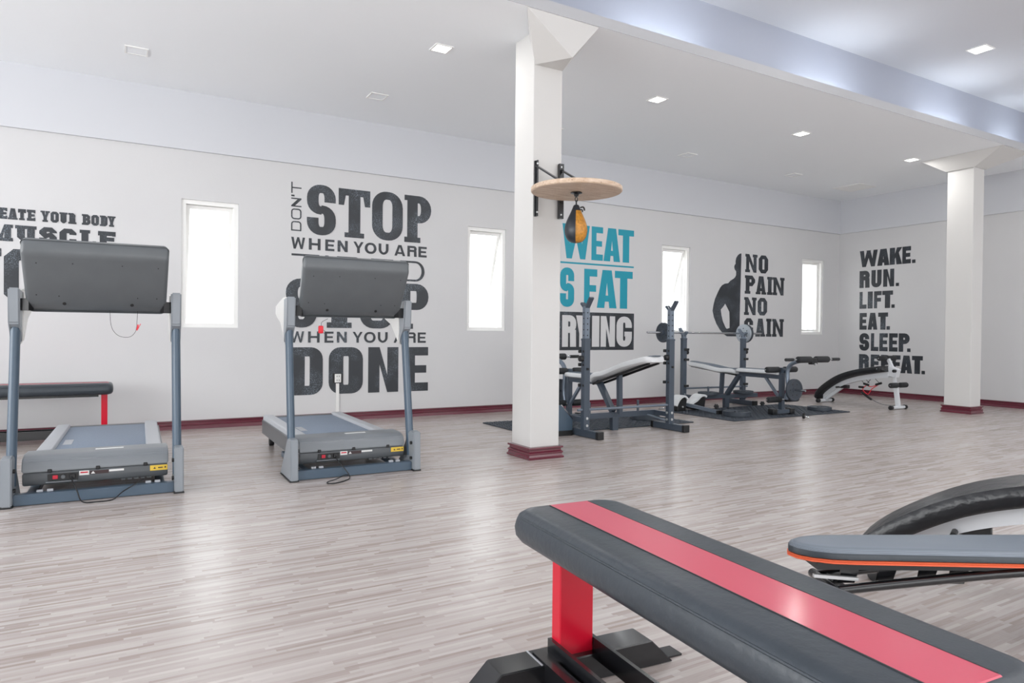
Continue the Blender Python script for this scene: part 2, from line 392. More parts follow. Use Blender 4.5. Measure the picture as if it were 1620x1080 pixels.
# ------------------------------------------------------------------ ceiling fittings
def downlight(x, y, z, s, lit, label, group):
    t = thing('ceiling_light', label, 'light', (x, y, z), 0, group); h = s/2; f = .014
    bm = B()
    for a, b in (((-h-f, -h-f), (h+f, -h)), ((-h-f, h), (h+f, h+f)), ((-h-f, -h), (-h, h)), ((h, -h), (h+f, h))): box(bm, (*a, -.008), (*b, .0))
    obj('trim_ring', bm, M['frame_white'], t)
    bm = B(); box(bm, (-h, -h, -.005), (h, h, -.002)); obj('diffuser', bm, M['lamp'] if lit else M['ceiling'], t)
    if lit:
        l = bpy.data.lights.new('downlight', 'AREA'); l.size = s*.9; l.energy = lit; l.color = (1, .98, .95)
        o = bpy.data.objects.new('downlight_lamp', l); COL.objects.link(o); o.location = (0, 0, -.012); o.parent = t
GA, GB, GC = 'lit square downlights in the lower ceiling', 'unlit square downlights by the back beam', 'lit downlights in the raised ceiling'
for (x, lb) in zip((.05, 2.371, 4.756, 6.992, 9.263), ('lit square downlight at the far left of the lower ceiling', 'lit downlight in the lower ceiling, just left of the speed bag column',
        'lit downlight in the lower ceiling, first right of the speed bag column', 'lit downlight in the lower ceiling, second right of the speed bag column',
        'lit square downlight in the lower ceiling, nearest the right hand column')): downlight(x, 5.30, HC, .13, 9, lb, GA)
for x, lb in zip((.164, 2.30, 4.43, 6.56, 8.69), ('unlit square downlight above the window behind the left treadmill', 'unlit square downlight above the large stop lettering', 'unlit square downlight hidden behind the speed bag column',
        'unlit square downlight above the window left of the flexing figure', 'unlit square downlight above the flexing figure')): downlight(x, 6.71, HC, .15, 0, lb, GB)
for x, y, lb in ((5.43, 3.95, 'lit downlight in the raised ceiling at the top edge of the picture'), (7.97, 3.85, 'lit downlight in the raised ceiling above the right hand column')): downlight(x, y, HU, .17, 1.5, lb, GC)
t = thing('ceiling_vent', 'white louvred air vent in the lower ceiling near the far right corner', 'vent', (10.22, 6.749, HC))
bm = B(); h = .2; f = .025
for a, b in (((-h-f, -h-f), (h+f, -h)), ((-h-f, h), (h+f, h+f)), ((-h-f, -h), (-h, h)), ((h, -h), (h+f, h))): box(bm, (*a, -.012), (*b, 0))
obj('vent_frame', bm, M['frame_white'], t)
for k in range(8):
    bm = B(); bar(bm, (-h, -h+.025+k*.05, -.008), (h, -h+.025+k*.05, -.008), .035, .004, (0, .5, 1)); obj('slat', bm, M['frame_white'], t)
for k, x in enumerate((-2.6, -.35, 1.9, 4.17, 6.42, 8.67, 10.2)):
    t = thing('cove_lamp', ('white tube lamp hidden in the ceiling trough, ') + ('first from the left', 'second from the left', 'third from the left', 'behind the speed bag column', 'between the two columns', 'just left of the right hand column', 'at the right wall')[k], 'lamp', (x, 4.40, HC+.06), 0, 'tube lamps in the ceiling trough')
    L = .46 if k < 6 else .3
    bm = B(); box(bm, (-L, -.03, 0), (L, .03, .02)); obj('lamp_base', bm, M['frame_white'], t)
    bm = B(); cyl(bm, (-L+.02, 0, .036), (L-.02, 0, .036), .014); obj('tube', bm, M['tube'], t)

# ------------------------------------------------------------------ lettering
def arc(cx, cy, rx, ry, a0, a1, n):
    return [(cx+rx*math.cos(math.radians(a0+(a1-a0)*i/n)), cy+ry*math.sin(math.radians(a0+(a1-a0)*i/n))) for i in range(n+1)]
ANG = {'TR': (0, 90), 'TL': (90, 180), 'BL': (180, 270), 'BR': (270, 360)}
def ring(b, t, s, corners, start=None, end=None, r=None, n=5, sq=(), rev=False):
    """quads between outer box b and the inner box; corners walked in the given order"""
    x0, y0, x1, y1 = b; w, h = x1-x0, y1-y0
    r = r if r is not None else min(w, h)*.42
    ri = (max(r-t, w*.02), max(r-s, h*.02))
    O, I = [], []
    for c in corners:
        sxn = 1 if 'R' in c else -1; syn = 1 if 'T' in c else -1
        a0, a1 = ANG[c]
        if rev: a0, a1 = a1, a0
        if c in sq:
            ox, oy = (x1 if sxn > 0 else x0), (y1 if syn > 0 else y0)
            O.append((ox, oy)); I.append((ox-sxn*t, oy-syn*s)); continue
        O += arc((x1-r) if sxn > 0 else x0+r, (y1-r) if syn > 0 else y0+r, r, r, a0, a1, n)
        I += arc((x1-t-ri[0]) if sxn > 0 else x0+t+ri[0], (y1-s-ri[1]) if syn > 0 else y0+s+ri[1], ri[0], ri[1], a0, a1, n)
    if start: O.insert(0, start[0]); I.insert(0, start[1])
    if end: O.append(end[0]); I.append(end[1])
    k = len(O); q = [[O[i], O[i+1], I[i+1], I[i]] for i in range(k-1)]
    if start is None and end is None: q.append([O[-1], O[0], I[0], I[-1]])
    return q
def rc(x0, y0, x1, y1): return [[(x0, y0), (x1, y0), (x1, y1), (x0, y1)]]
def glyph(ch, w, h, t, s, n=5, slab=0, r=None):
    G = []
    R_ = r if r is not None else (min(w*.46, h*.3) if n > 1 else w*.27)
    kw = dict(r=R_, n=n)
    sl = lambda x, y, ww=None: rc(x-slab, y, x+(ww or t)+slab, y+s*.72) if slab else []
    sb = slab; x1 = w-sb; x0 = sb
    if ch == 'O': G += ring((0, 0, w, h), t, s, ['TR', 'TL', 'BL', 'BR'], **kw)
    elif ch == 'D':
        G += ring((x0 if sb else 0, 0, w, h), t, s, ['TR', 'TL', 'BL', 'BR'], sq=('TL', 'BL'), **kw); G += (rc(0, 0, x0, s*.72)+rc(0, h-s*.72, x0, h)) if sb else []
    elif ch == 'U':
        G += ring((x0, 0, x1, h), t, s, ['BL', 'BR'], start=((x0, h), (x0+t, h)), end=((x1, h), (x1-t, h)), **kw)
        G += sl(x0, h-s*.72)+sl(x1-t, h-s*.72)
    elif ch in 'CG':
        e = .37*h if ch == 'C' else .30*h
        G += ring((0, 0, w, h), t, s, ['TR', 'TL', 'BL', 'BR'], start=((w, .63*h), (w-t, .63*h)), end=((w, e), (w-t, e)), **kw)
        if ch == 'G': G += rc(w-t, .28*h, w, .5*h)+rc(w*.52, .5*h-s*.8, w-t, .5*h)
    elif ch == 'S':
        m = h/2; a = s*.56; q = dict(r=min(R_, (h/2+a)*.49), n=n)
        G += ring((0, m-a, w, h), t, s, ['TR', 'TL', 'BL'], start=((w, h*.66), (w-t, h*.66)), end=((w/2, m-a), (w/2, m-a+s)), **q)
        G += ring((0, 0, w, m+a), t, s, ['BL', 'BR', 'TR'], start=((0, h*.34), (t, h*.34)), end=((w/2, m+a), (w/2, m+a-s)), **q)
    elif ch in 'PR':
        y = h*(.42 if ch == 'P' else .44)
        G += rc(x0, 0, x0+t, h)
        G += ring((x0, y, w if ch == 'P' else x1, h), t, s, ['BR', 'TR'], start=((x0+t, y), (x0+t, y+s)), end=((x0+t, h), (x0+t, h-s)), r=min(R_, (h-y)*.48), n=n)
        if ch == 'R': G += [[(x1-t, 0), (x1, 0), (x1-.02*w, y+s*.5), (x1-t-.02*w, y+s*.5)]]+(rc(x1-t*.9, 0, w, s*.7) if sb else [])
        G += sl(x0, 0)+(rc(0, h-s*.72, x0, h) if sb else [])
    elif ch == 'B':
        m = h*.52
        G += rc(x0, 0, x0+t, h)
        G += ring((x0, m-s/2, w-.03*w, h), t, s, ['BR', 'TR'], start=((x0+t, m-s/2), (x0+t, m+s/2)), end=((x0+t, h), (x0+t, h-s)), r=min(R_, h*.2), n=n)
        G += ring((x0, 0, w, m+s/2), t, s, ['BR', 'TR'], start=((x0+t, 0), (x0+t, s)), end=((x0+t, m+s/2), (x0+t, m-s/2)), r=min(R_, h*.2), n=n)
        G += (rc(0, 0, x0, s*.72)+rc(0, h-s*.72, x0, h)) if sb else []
    elif ch == 'I': c = (w-t)/2; G += rc(c, 0, c+t, h)+sl(c, 0)+sl(c, h-s*.72)
    elif ch == 'L': G += rc(x0, 0, x0+t, h)+rc(x0+t, 0, w, s)+sl(x0, h-s*.72)+(rc(0, 0, x0, s)+rc(w-t*.5, s, w, h*.32) if sb else [])
    elif ch in 'EF':
        G += rc(x0, 0, x0+t, h)+rc(x0+t, h-s, w, h)+rc(x0+t, h*.5-s*.45, w-.08*w, h*.5+s*.45)
        if ch == 'E': G += rc(x0+t, 0, w, s)
        else: G += sl(x0, 0)
        if sb: G += rc(0, h-s, x0, h)+(rc(0, 0, x0, s)+rc(w-t*.5, s, w, h*.3) if ch == 'E' else [])+rc(w-t*.5, h*.7, w, h-s)
    elif ch == 'T':
        c = (w-t)/2; G += rc(c, 0, c+t, h-s)+rc(0, h-s, w, h)+sl(c, 0)
        if sb: G += [[(0, h*.66), (t*.45, h*.66), (t*.6, h-s), (0, h-s)], [(w-t*.45, h*.66), (w, h*.66), (w, h-s), (w-t*.6, h-s)]]
    elif ch == 'N':
        k = t if not sb else t*.8
        G += rc(x0, 0, x0+k, h)+rc(x1-k, 0, x1, h)+[[(x0+k, h), (x0+k, h*.62), (x1-k, 0), (x1-k, h*.38)]]
        G += (sl(x0, 0, k)+rc(0, h-s*.7, x0, h)+sl(x1-k, h-s*.72, k)) if sb else []
    elif ch == 'M':
        k = t*.85; c = w/2
        G += rc(x0, 0, x0+k, h)+rc(x1-k, 0, x1, h)+[[(x0+k, h), (x0+k, h*.6), (c-k*.25, 0), (c, 0), (c, h*.38)], [(x1-k, h), (x1-k, h*.6), (c+k*.25, 0), (c, 0), (c, h*.38)]]
        G += (sl(x0, 0, k)+sl(x1-k, 0, k)+rc(0, h-s*.7, x0, h)+rc(x1, h-s*.7, w, h)) if sb else []
    elif ch == 'A':
        k = t*.98; c = w/2; tp = k*.62
        G += [[(x0*.5, 0), (x0*.5+k, 0), (c+.06*w, h), (c-tp, h)], [(w-x0*.5, 0), (w-x0*.5-k, 0), (c-.06*w, h), (c+tp, h)]]+rc(w*.25, h*.17, w*.75, h*.17+s*.85)
        if sb: G += rc(0, 0, k+sb*1.3, s*.6)+rc(w-k-sb*1.3, 0, w, s*.6)
    elif ch == 'W':
        k = t*.72; q = w/4
        G += [[(0, h), (k*1.15, h), (q+k*.42, 0), (q-k*.5, 0)], [(q-k*.4, 0), (q+k*.52, 0), (2*q+k*.6, h), (2*q-k*.45, h)],
              [(2*q-k*.6, h), (2*q+k*.45, h), (3*q+k*.4, 0), (3*q-k*.52, 0)], [(3*q-k*.42, 0), (3*q+k*.5, 0), (w, h), (w-k*1.15, h)]]
    elif ch == 'H': G += rc(0, 0, t, h)+rc(w-t, 0, w, h)+rc(t, h*.5-s/2, w-t, h*.5+s/2)
    elif ch == 'K': G += rc(0, 0, t, h)+[[(t, h*.34), (t, h*.62), (w-t*1.0, h), (w, h)], [(t*1.1, h*.55), (w-t*1.05, 0), (w, 0), (t*1.1+t*.62, h*.72)]]
    elif ch == 'Y':
        c = (w-t)/2; G += rc(c, 0, c+t, h*.42)+[[(c, h*.42), (w/2, h*.42), (w/2, h*.6), (x0*.6+t*.95, h), (x0*.6, h)], [(c+t, h*.42), (w/2, h*.42), (w/2, h*.6), (w-x0*.6-t*.95, h), (w-x0*.6, h)]]
        G += sl(c, 0)+((rc(0, h-s*.6, x0+t, h)+rc(w-x0-t, h-s*.6, w, h)) if sb else [])
    elif ch == '.': G += rc(0, 0, w, min(h, w*1.05))
    elif ch == "'": G += rc(0, h*.68, w, h)
    return G
TH = .003
def put(parent, ch, O, U, V, N, w, h, t, s, material, label=None, lift=0, **kw):
    """a letter as a thin sheet on the wall; O its lower left corner, U along, V up, N towards the room"""
    bm = B()
    t = min(t, w*(.37 if ch in 'NM' else .42)) if ch not in "I.'TY" else t
    for ip, poly in enumerate(glyph(ch, w, h, t, s, **kw)):
        a = 0
        for i in range(len(poly)): a += poly[i][0]*poly[(i+1) % len(poly)][1]-poly[(i+1) % len(poly)][0]*poly[i][1]
        if abs(a) < 1e-9: continue
        pts = []
        for p in poly:
            if not pts or (abs(p[0]-pts[-1][0])+abs(p[1]-pts[-1][1])) > 1e-6: pts.append(p)
        if len(pts) < 3: continue
        A = [bm.verts.new(O+U*x+V*y+N*(TH+lift+ip*.00012)) for x, y in pts]; Bk = [bm.verts.new(O+U*x+V*y+N*lift) for x, y in pts]; k = len(pts)
        bm.faces.new(A); bm.faces.new(Bk[::-1])
        for i in range(k): bm.faces.new((A[i], A[(i+1) % k], Bk[(i+1) % k], Bk[i]))
    return obj('letter', bm, material, parent, label=label)
EX, EY, EZ = Vector((1, 0, 0)), Vector((0, 1, 0)), Vector((0, 0, 1))
def line_back(t, z0, z1, items, ts, ss, material, py=None, lift=0, px=True, **kw):
    """items: (char, px left, px right) on the back wall"""
    for ch, a, b in items:
        if px:
            y = py or 400
            a = at(1, D, a, y).x; b = at(1, D, b, y).x
        w = b-a
        put(t, ch, Vector((a, D, z0))-t.location, EX, EZ, -EY, w, z1-z0, ts if ch not in '.' else w, ss, material, lift=lift, **kw)
INK = M['ink']
# left quote, cropped by the frame
t = thing('wall_lettering', 'black slab lettering CREATE YOUR BODY over MUSCLE, partly behind the left treadmill', 'lettering', (0, D, 1.7))
line_back(t, 1.980, 2.080, [('C', -46, -33), ('R', -32, -17.5), ('E', -15, -2), ('A', 12.5, 28), ('T', 28.5, 41), ('E', 42.5, 56), ('Y', 64, 79), ('O', 80, 93), ('U', 94, 107), ('R', 108, 121), ('B', 129.5, 143), ('O', 144.5, 156.5), ('D', 158, 170), ('Y', 170, 183)], .026, .024, INK, py=340, slab=.008, n=1)
line_back(t, 1.980, 2.080, [('E', -2, 11.5)], .026, .024, INK, py=340, slab=.008, n=1)
line_back(t, 1.783, 1.932, [('M', -20, 20.5), ('U', 24, 58), ('S', 62, 90), ('C', 94, 121), ('L', 126, 152), ('E', 155, 183)], .058, .042, INK, py=370, slab=.014, n=1)
line_back(t, 1.235, 1.715, [('N', -50, 2), ('O', 6, 62)], .13, .1, INK, py=430, slab=.02, n=1)
# DON'T STOP ...
t = thing('wall_lettering', "tall black DON'T STOP WHEN YOU ARE TIRED quote on the wall behind the right treadmill", 'lettering', (2.4, D, 1.4))
def fourS(items, z0, z1, py, **k): line_back(t, z0, z1, items, .125, .09, INK, py=py, **k)
fourS([('S', 485.5, 531)], 2.060, 2.612, 340, n=6)
line_back(t, 2.060, 2.602, [('T', 535.5, 585.4)], .135, .075, INK, py=345, n=6, slab=.045)
fourS([('O', 588.6, 636.8)], 2.060, 2.620, 345, n=7, r=.17)
line_back(t, 2.060, 2.612, [('P', 639.8, 681.8)], .13, .085, INK, py=350, n=6, slab=.035)
for ch, z0, z1 in (('D', 2.085, 2.19), ('O', 2.21, 2.325), ('N', 2.345, 2.44), ("'", 2.455, 2.472), ('T', 2.49, 2.61)):
    put(t, ch, Vector((1.762, D, z0))-t.location, EZ, -EX, -EY, z1-z0, .108, .013, .013, INK, n=5)
L1 = [('W', 460.6, 482.5), ('H', 488.5, 507), ('E', 514.5, 529), ('N', 534, 550), ('Y', 559, 575), ('O', 577, 595.5), ('U', 599, 614.5), ('A', 624, 641), ('R', 644.5, 659), ('E', 662, 675)]
line_back(t, 1.892, 2.018, L1, .031, .025, INK, py=392, n=6, r=.062)
line_back(t, 1.600, 1.840, [('T', 461, 505), ('I', 513, 521), ('R', 533, 571), ('E', 587, 622), ('D', 633, 671.5)], .038, .022, INK, py=425, n=8, r=.118)
fourS([('S', 452, 501), ('O', 569, 623)], 1.040, 1.572, 480, n=6)
line_back(t, 1.040, 1.572, [('T', 505, 568)], .18, .085, INK, py=480, n=6, slab=.05)
line_back(t, 1.040, 1.572, [('P', 625.5, 677.5)], .15, .085, INK, py=480, n=6, slab=.035)
line_back(t, .875, .998, [(c, a-1.2, b-1.5) for c, a, b in L1], .028, .023, INK, py=534, n=6, r=.06)
line_back(t, .302, .824, [('D', 460.8, 510.5), ('O', 520, 573.8), ('N', 582.4, 630), ('E', 641, 677)], .165, .1, INK, py=585, n=6, r=.13)
# SWEAT IS FAT CRYING
t = thing('wall_lettering', 'turquoise and black quote SWEAT IS FAT CRYING behind the speed bag column', 'lettering', (5.4, D, 1.6))
TE = M['teal']
line_back(t, 2.015, 2.478, [('S', 855, 884), ('W', 889.5, 932.7), ('E', 935.8, 953.7), ('A', 955, 981), ('T', 978, 1002.6)], .115, .085, TE, py=388)
bm = B(); box(bm, (4.62-t.location.x, -TH, 1.945-1.6), (6.425-t.location.x, 0, 1.968-1.6)); obj('underline', bm, TE, t)
line_back(t, 1.362, 1.890, [('I', 872, 884), ('S', 886, 908), ('F', 924, 944.5), ('A', 944.5, 975.5), ('T', 972.5, 1000.5)], .13, .1, TE, py=455)
bm = B(); box(bm, (4.65-t.location.x, -TH, .778-1.6), (6.44-t.location.x, 0, 1.296-1.6)); obj('black_panel', bm, INK, t)
line_back(t, .823, 1.250, [('C', 861, 883), ('R', 889, 911), ('Y', 911, 933), ('I', 935.5, 948.5), ('N', 950, 972.5), ('G', 975, 999)], .125, .085, M['wall'], py=525, lift=TH)
# NO PAIN NO GAIN
t = thing('wall_lettering', 'black slab lettering NO PAIN NO GAIN beside the flexing figure', 'lettering', (9.2, D, 1.6))
sc = lambda v: 1120+v/7.2
for z0, z1, py, its in ((2.012, 2.303, 417, [('N', 425, 562), ('O', 578, 684)]), (1.668, 1.962, 452, [('P', 420, 535), ('A', 545, 662), ('I', 672, 735), ('N', 737, 870)]),
                        (1.328, 1.612, 485, [('N', 412, 552), ('O', 566, 672)]), (.982, 1.276, 518, [('G', 412, 512), ('A', 540, 650), ('I', 662, 722), ('N', 730, 862)])):
    line_back(t, z0, z1, [(c, sc(a), sc(b)) for c, a, b in its], .085, .062, INK, py=py, slab=.02, n=1)
# the figure: half a torso seen from the front
SIL = [(380, 78), (362, 80), (340, 98), (322, 128), (314, 165), (315, 195), (303, 212), (299, 232), (304, 258), (314, 272), (321, 285), (320, 325), (308, 350), (290, 366), (255, 388), (230, 417), (190, 422), (162, 438), (138, 468), (110, 525),
       (80, 595), (62, 665), (52, 730), (66, 800), (96, 880), (135, 945), (178, 995), (215, 1020), (355, 1022)]
HOLE = [(195, 648), (172, 685), (145, 716), (152, 780), (168, 850), (200, 922), (213, 936), (246, 926), (246, 830), (243, 742), (220, 695)]
def wpt(p): q = at(1, D, 1120+p[0]/7.2, 390+p[1]/7.2); return (q.x, q.z)
def silhouette():
    cu = bpy.data.curves.new('outline', 'CURVE'); cu.dimensions = '2D'; cu.fill_mode = 'BOTH'; cu.extrude = .0015
    for pl in (SIL, HOLE):
        sp = cu.splines.new('POLY'); sp.points.add(len(pl)-1); sp.use_cyclic_u = True
        for i, p in enumerate(pl):
            x, z = wpt(p); sp.points[i].co = (x-8.3, z-1.6, 0, 1)
    o = bpy.data.objects.new('tmp', cu); COL.objects.link(o); dg = bpy.context.evaluated_depsgraph_get()
    me = bpy.data.meshes.new_from_object(o.evaluated_get(dg)); bpy.data.objects.remove(o)
    me.transform(Matrix.Rotation(PI/2, 4, 'X')); me.materials.clear(); me.materials.append(INK)
    s = bpy.data.objects.new('wall_silhouette', me); COL.objects.link(s); s.location = (8.3, D-.0016, 1.6)
    return tag(s, 'black wall silhouette of half a muscular man with hand on hip, left of NO PAIN', 'wall decal')
silhouette()
# WAKE RUN LIFT ...
t = thing('wall_lettering', 'black bold list WAKE. RUN. LIFT. EAT. SLEEP. REPEAT. on the right wall', 'lettering', (R, 6.7, 1.4))
sc = lambda v: 1340+v/4.907
def wl(z0, z1, py, its):
    for ch, a, b in its:
        ya = at(0, R, sc(a), py).y; yb = at(0, R, sc(b), py).y; w = ya-yb
        put(t, ch, Vector((R, ya, z0))-t.location, -EY, EZ, -EX, w, (z1-z0), .088 if ch != '.' else w, .07, INK, n=4)
wl(2.190, 2.468, 407, [('W', 100, 238), ('A', 236, 330), ('K', 332, 428), ('E', 430, 496), ('.', 506, 532)])
wl(1.833, 2.125, 440, [('R', 98, 176), ('U', 190, 268), ('N', 282, 366), ('.', 380, 404)])
wl(1.478, 1.766, 474, [('L', 98, 152), ('I', 163, 198), ('F', 210, 268), ('T', 274, 356), ('.', 346, 371)])
wl(1.118, 1.404, 508, [('E', 98, 153), ('A', 162, 236), ('T', 242, 318), ('.', 308, 333)])
wl(.758, 1.058, 541, [('S', 97, 172), ('L', 186, 244), ('E', 252, 316), ('E', 327, 393), ('P', 402, 486), ('.', 468, 494)])
wl(.410, .698, 576, [('R', 93, 170), ('E', 184, 250), ('P', 264, 340), ('E', 352, 415), ('A', 416, 506), ('T', 504, 588), ('.', 580, 606)])

# outlet and conduit
t = thing('wall_outlet', 'white wall socket on the large O of DONE', 'socket', (2.17, D, .478))
bm = B(); box(bm, (-.055, -.012, -.055), (.055, -.003, .055)); obj('backplate', bm, M['black'], t)
bm = B(); box(bm, (-.036, -.022, -.048), (.036, -.012, .048), .004, 1); obj('face_plate', bm, M['outlet'], t)
for z in (-.022, .022):
    for x in (-.012, .012):
        bm = B(); box(bm, (x-.003, -.0235, z-.008), (x+.003, -.0215, z+.008)); obj('slot', bm, M['black'], t)
bm = B(); box(bm, (2.15, D-.016, .092), (2.185, D-.0005, .42)); tag(obj('cable_trunking', bm, M['outlet']), 'white vertical cable trunking below the wall socket', 'trunking')

# ------------------------------------------------------------------ treadmills
def treadmill(label, x, y, rz, key):
    t = thing('treadmill', label, 'treadmill', (x, y, 0), rz)
    for s in (-1, 1):
        bm = B(); prism(bm, [(0, .008), (.34, .008), (.33, .03), (.12, .27), (.09, .285), (.01, .28)], s*.405, s*.457, 'x', .006, 2); c = obj('foot_cover', bm, M['tm_cover'], t, 35)
        bm = B(); box(bm, (min(s*.402, s*.46), .004, 0), (max(s*.402, s*.46), .34, .009)); obj('rubber_edge', bm, M['black'], c)
        for z in (.09, .2):
            bm = B(); cyl(bm, (s*.392, .05, z), (s*.406, .05, z), .012, 10); obj('bolt', bm, M['black'], c)
        up = B(); tube(up, [(s*.425, .125, .1), (s*.42, .285, 1.16)], .036, 14, sx=.72); obj('upright', up, M['tm_steel'], t, 40)
        # bracket that holds the handrail and console
        bm = B(); prism(bm, [(.18, 1.235), (.30, 1.225), (.31, .98), (.285, .90), (.255, .99), (.195, 1.03)], s*.391, s*.449, 'x', .008, 2); k = obj('console_bracket', bm, M['tm_cover'], t, 35)
        bm = B(); prism(bm, [(.285, 1.225), (.40, 1.24), (.66, 1.19), (.67, 1.12), (.60, 1.10), (.47, 1.07), (.37, .99), (.30, .90), (.29, 1.0)], s*.385, s*.44, 'x', .010, 2); obj('handrail', bm, M['tm_pale'], t, 35, 'pale handrail')
        bm = B(); bar(bm, (s*.34, .215, 1.14), (s*.40, .24, 1.14), .05, .07); obj('console_arm', bm, M['black'], t)
    bm = B(); bar(bm, (-.405, .075, .034), (.405, .075, .034), .06, .062, bev=.004); obj('base_crossbar', bm, M['tm_steel'], t, 35)
    for s in (-1, 1):
        bm = B(); bar(bm, (s*.33, .1, .032), (s*.33, .86, .05), .05, .04, bev=.003); obj('base_rail', bm, M['tm_steel'], t, 35)
    for x0, a, b in ((-.30, .0, .11), (.25, .0, .1)):
        for k in range(2):
            bm = B(); cyl(bm, (x0+k*.05, .1, .066), (x0+k*.05+.03, .1, .066), .011, 10); obj('bolt', bm, M['tm_light'], t)
    # motor hood, turned towards the camera
    pr = [(.135, .095), (.13, .165), (.128, .168), (.13, .172), (.135, .215), (.165, .25), (.22, .262), (.44, .262), (.44, .10), (.2, .085)]
    bm = B(); prism(bm, [(.135, .095), (.128, .13), (.127, .168), (.38, .168), (.38, .10), (.2, .085)], -.372, .372, 'x', .006, 1); obj('motor_tray', bm, M['tm_dark'], t, 30)
    bm = B(); prism(bm, [(.124, .171), (.128, .205), (.142, .235), (.17, .252), (.24, .262), (.375, .262), (.385, .171)], -.376, .376, 'x', .006, 2); hood = obj('motor_hood', bm, M['tm_grey'], t, 30)
    for px in (-.24, 0, .25):
        bm = B(); box(bm, (px-.011, .118, .166), (px+.011, .127, .186), .003, 1); obj('hood_clip', bm, M['black'], t)
    pn = B(); box(pn, (-.25, .121, .118), (-.10, .130, .156)); pnl = obj('power_panel', pn, M['black'], t)
    bm = B(); box(bm, (-.226, .115, .126), (-.200, .122, .148), .002, 1); obj('power_switch', bm, M['label_red'], pnl)
    bm = B(); cyl(bm, (-.174, .113, .137), (-.174, .122, .137), .011, 12); obj('fuse_cap', bm, M['tm_dark'], pnl)
    bm = B(); box(bm, (-.145, .108, .124), (-.112, .122, .150), .003, 1); obj('cord_plug', bm, M['black'], pnl)
    bm = B(); box(bm, (-.26, .112, .108), (-.105, .13, .113)); obj('drip_ledge', bm, M['tm_grey'], t)
    for a, b, z0, z1, mm in ((-.095, -.045, .136, .162, 'paper'), (-.042, .055, .138, .158, 'label_dark'), (.057, .135, .146, .158, 'paper'), (.275, .371, .131, .163, 'yellow')):
        bm = B(); box(bm, (a, .1255, z0), (b, .1275, z1)); st = obj('sticker', bm, M[mm], t, label={'paper': 'white sticker', 'label_dark': 'dark warning sticker', 'yellow': 'yellow warning sticker'}[mm])
        bb = B()
        if mm == 'paper' and a < 0: box(bb, (a+.006, .1245, z0+.012), (b-.006, .1257, z1-.006))
        elif mm == 'label_dark': prism(bb, [(a+.006, z0+.003), (a+.028, z0+.003), (a+.017, z1-.002)], .1245, .1257, 'y')
        elif mm == 'yellow': prism(bb, [(a+.018, z0+.010), (a+.032, z0+.010), (a+.025, z0+.022)], .1245, .1257, 'y'); box(bb, (a+.044, .1245, z0+.013), (a+.07, .1257, z0+.019)); box(bb, (a+.08, .1245, z0+.012), (a+.088, .1257, z0+.022))
        else: bb.free(); continue
        obj('print', bb, M['paper'] if mm == 'label_dark' else (M['label_red'] if mm == 'paper' else M['label_dark']), st)
    for k in range(5):
        bm = B(); box(bm, (.12+k*.035, .15, .084), (.143+k*.035, .2, .097)); obj('vent_slot', bm, M['tm_dark'], t)
    bm = B(); box(bm, (-.02, .27, .2615), (.13, .30, .2635)); obj('hood_label', bm, M['paper'], t)
    # deck
    for s in (-1, 1):
        bm = B(); prism(bm, [(s*.352, .14), (s*.345, .245), (s*.335, .252), (s*.262, .252), (s*.255, .235), (s*.255, .2), (s*.33, .14)], .372, 1.74, 'y', .003, 1); obj('side_rail', bm, M['tm_light'], t, 30)
        bm = B(); box(bm, (s*.35-.012, .42, .10), (s*.35+.008, 1.70, .215)); obj('side_skirt', bm, M['tm_dark'], t)
        bm = B(); cyl(bm, (s*.30-.02, 1.60, .035), (s*.30+.02, 1.60, .035), .035, 16, .006); wh = obj('rear_wheel', bm, M['black'], t, 40)
        bm = B(); box(bm, (s*.30-.01, 1.57, .035), (s*.30+.01, 1.63, .15)); obj('wheel_bracket', bm, M['tm_dark'], t)
    bm = B(); box(bm, (-.26, .365, .20), (.26, 1.72, .232), .008, 2); obj('running_belt', bm, M['belt'], t, 40)
    bm = B(); box(bm, (-.34, 1.69, .14), (.34, 1.75, .236), .01, 2); obj('rear_roller_cover', bm, M['tm_dark'], t, 40)
    bm = B(); box(bm, (-.23, .75, .2325), (-.18, .98, .2335)); obj('belt_print', bm, M['tm_light'], t)
    # console: slanted shallow tray, back towards the camera
    bm = B(); e = Vector((0, .235, 1.085)); f = Vector((0, .0, 1.475)); ax = (f-e); L = ax.length; ax.normalize(); nn = Vector((0, -ax.z, ax.y))
    rows = [(0, .358, .035, .055), (.075, .366, .0, .075), (.24, .371, .0, .085), (L-.06, .375, .0, .09), (L, .376, .045, .075)]
    vs = []
    for k, hw, o, th in rows:
        for sg in (-1, 1):
            vs.append((bm.verts.new(e+ax*k+nn*(-o)+Vector((sg*hw, 0, 0))), bm.verts.new(e+ax*k-nn*th+Vector((sg*hw*.985, 0, 0)))))
    for i in range(len(rows)-1):
        a, b, c, d = vs[2*i], vs[2*i+1], vs[2*i+3], vs[2*i+2]
        bm.faces.new((a[0], b[0], c[0], d[0])); bm.faces.new((d[1], c[1], b[1], a[1])); bm.faces.new((a[0], d[0], d[1], a[1])); bm.faces.new((b[1], c[1], c[0], b[0]))
    bm.faces.new((vs[0][0], vs[0][1], vs[1][1], vs[1][0])); bm.faces.new((vs[-2][0], vs[-1][0], vs[-1][1], vs[-2][1]))
    bmesh.ops.recalc_face_normals(bm, faces=bm.faces)
    es = [x for x in bm.edges if x.calc_face_angle(0) > .6]
    bmesh.ops.bevel(bm, geom=es, offset=.026, segments=5, affect='EDGES', profile=.5)
    con = obj('console', bm, M['tm_dark'], t, 50)
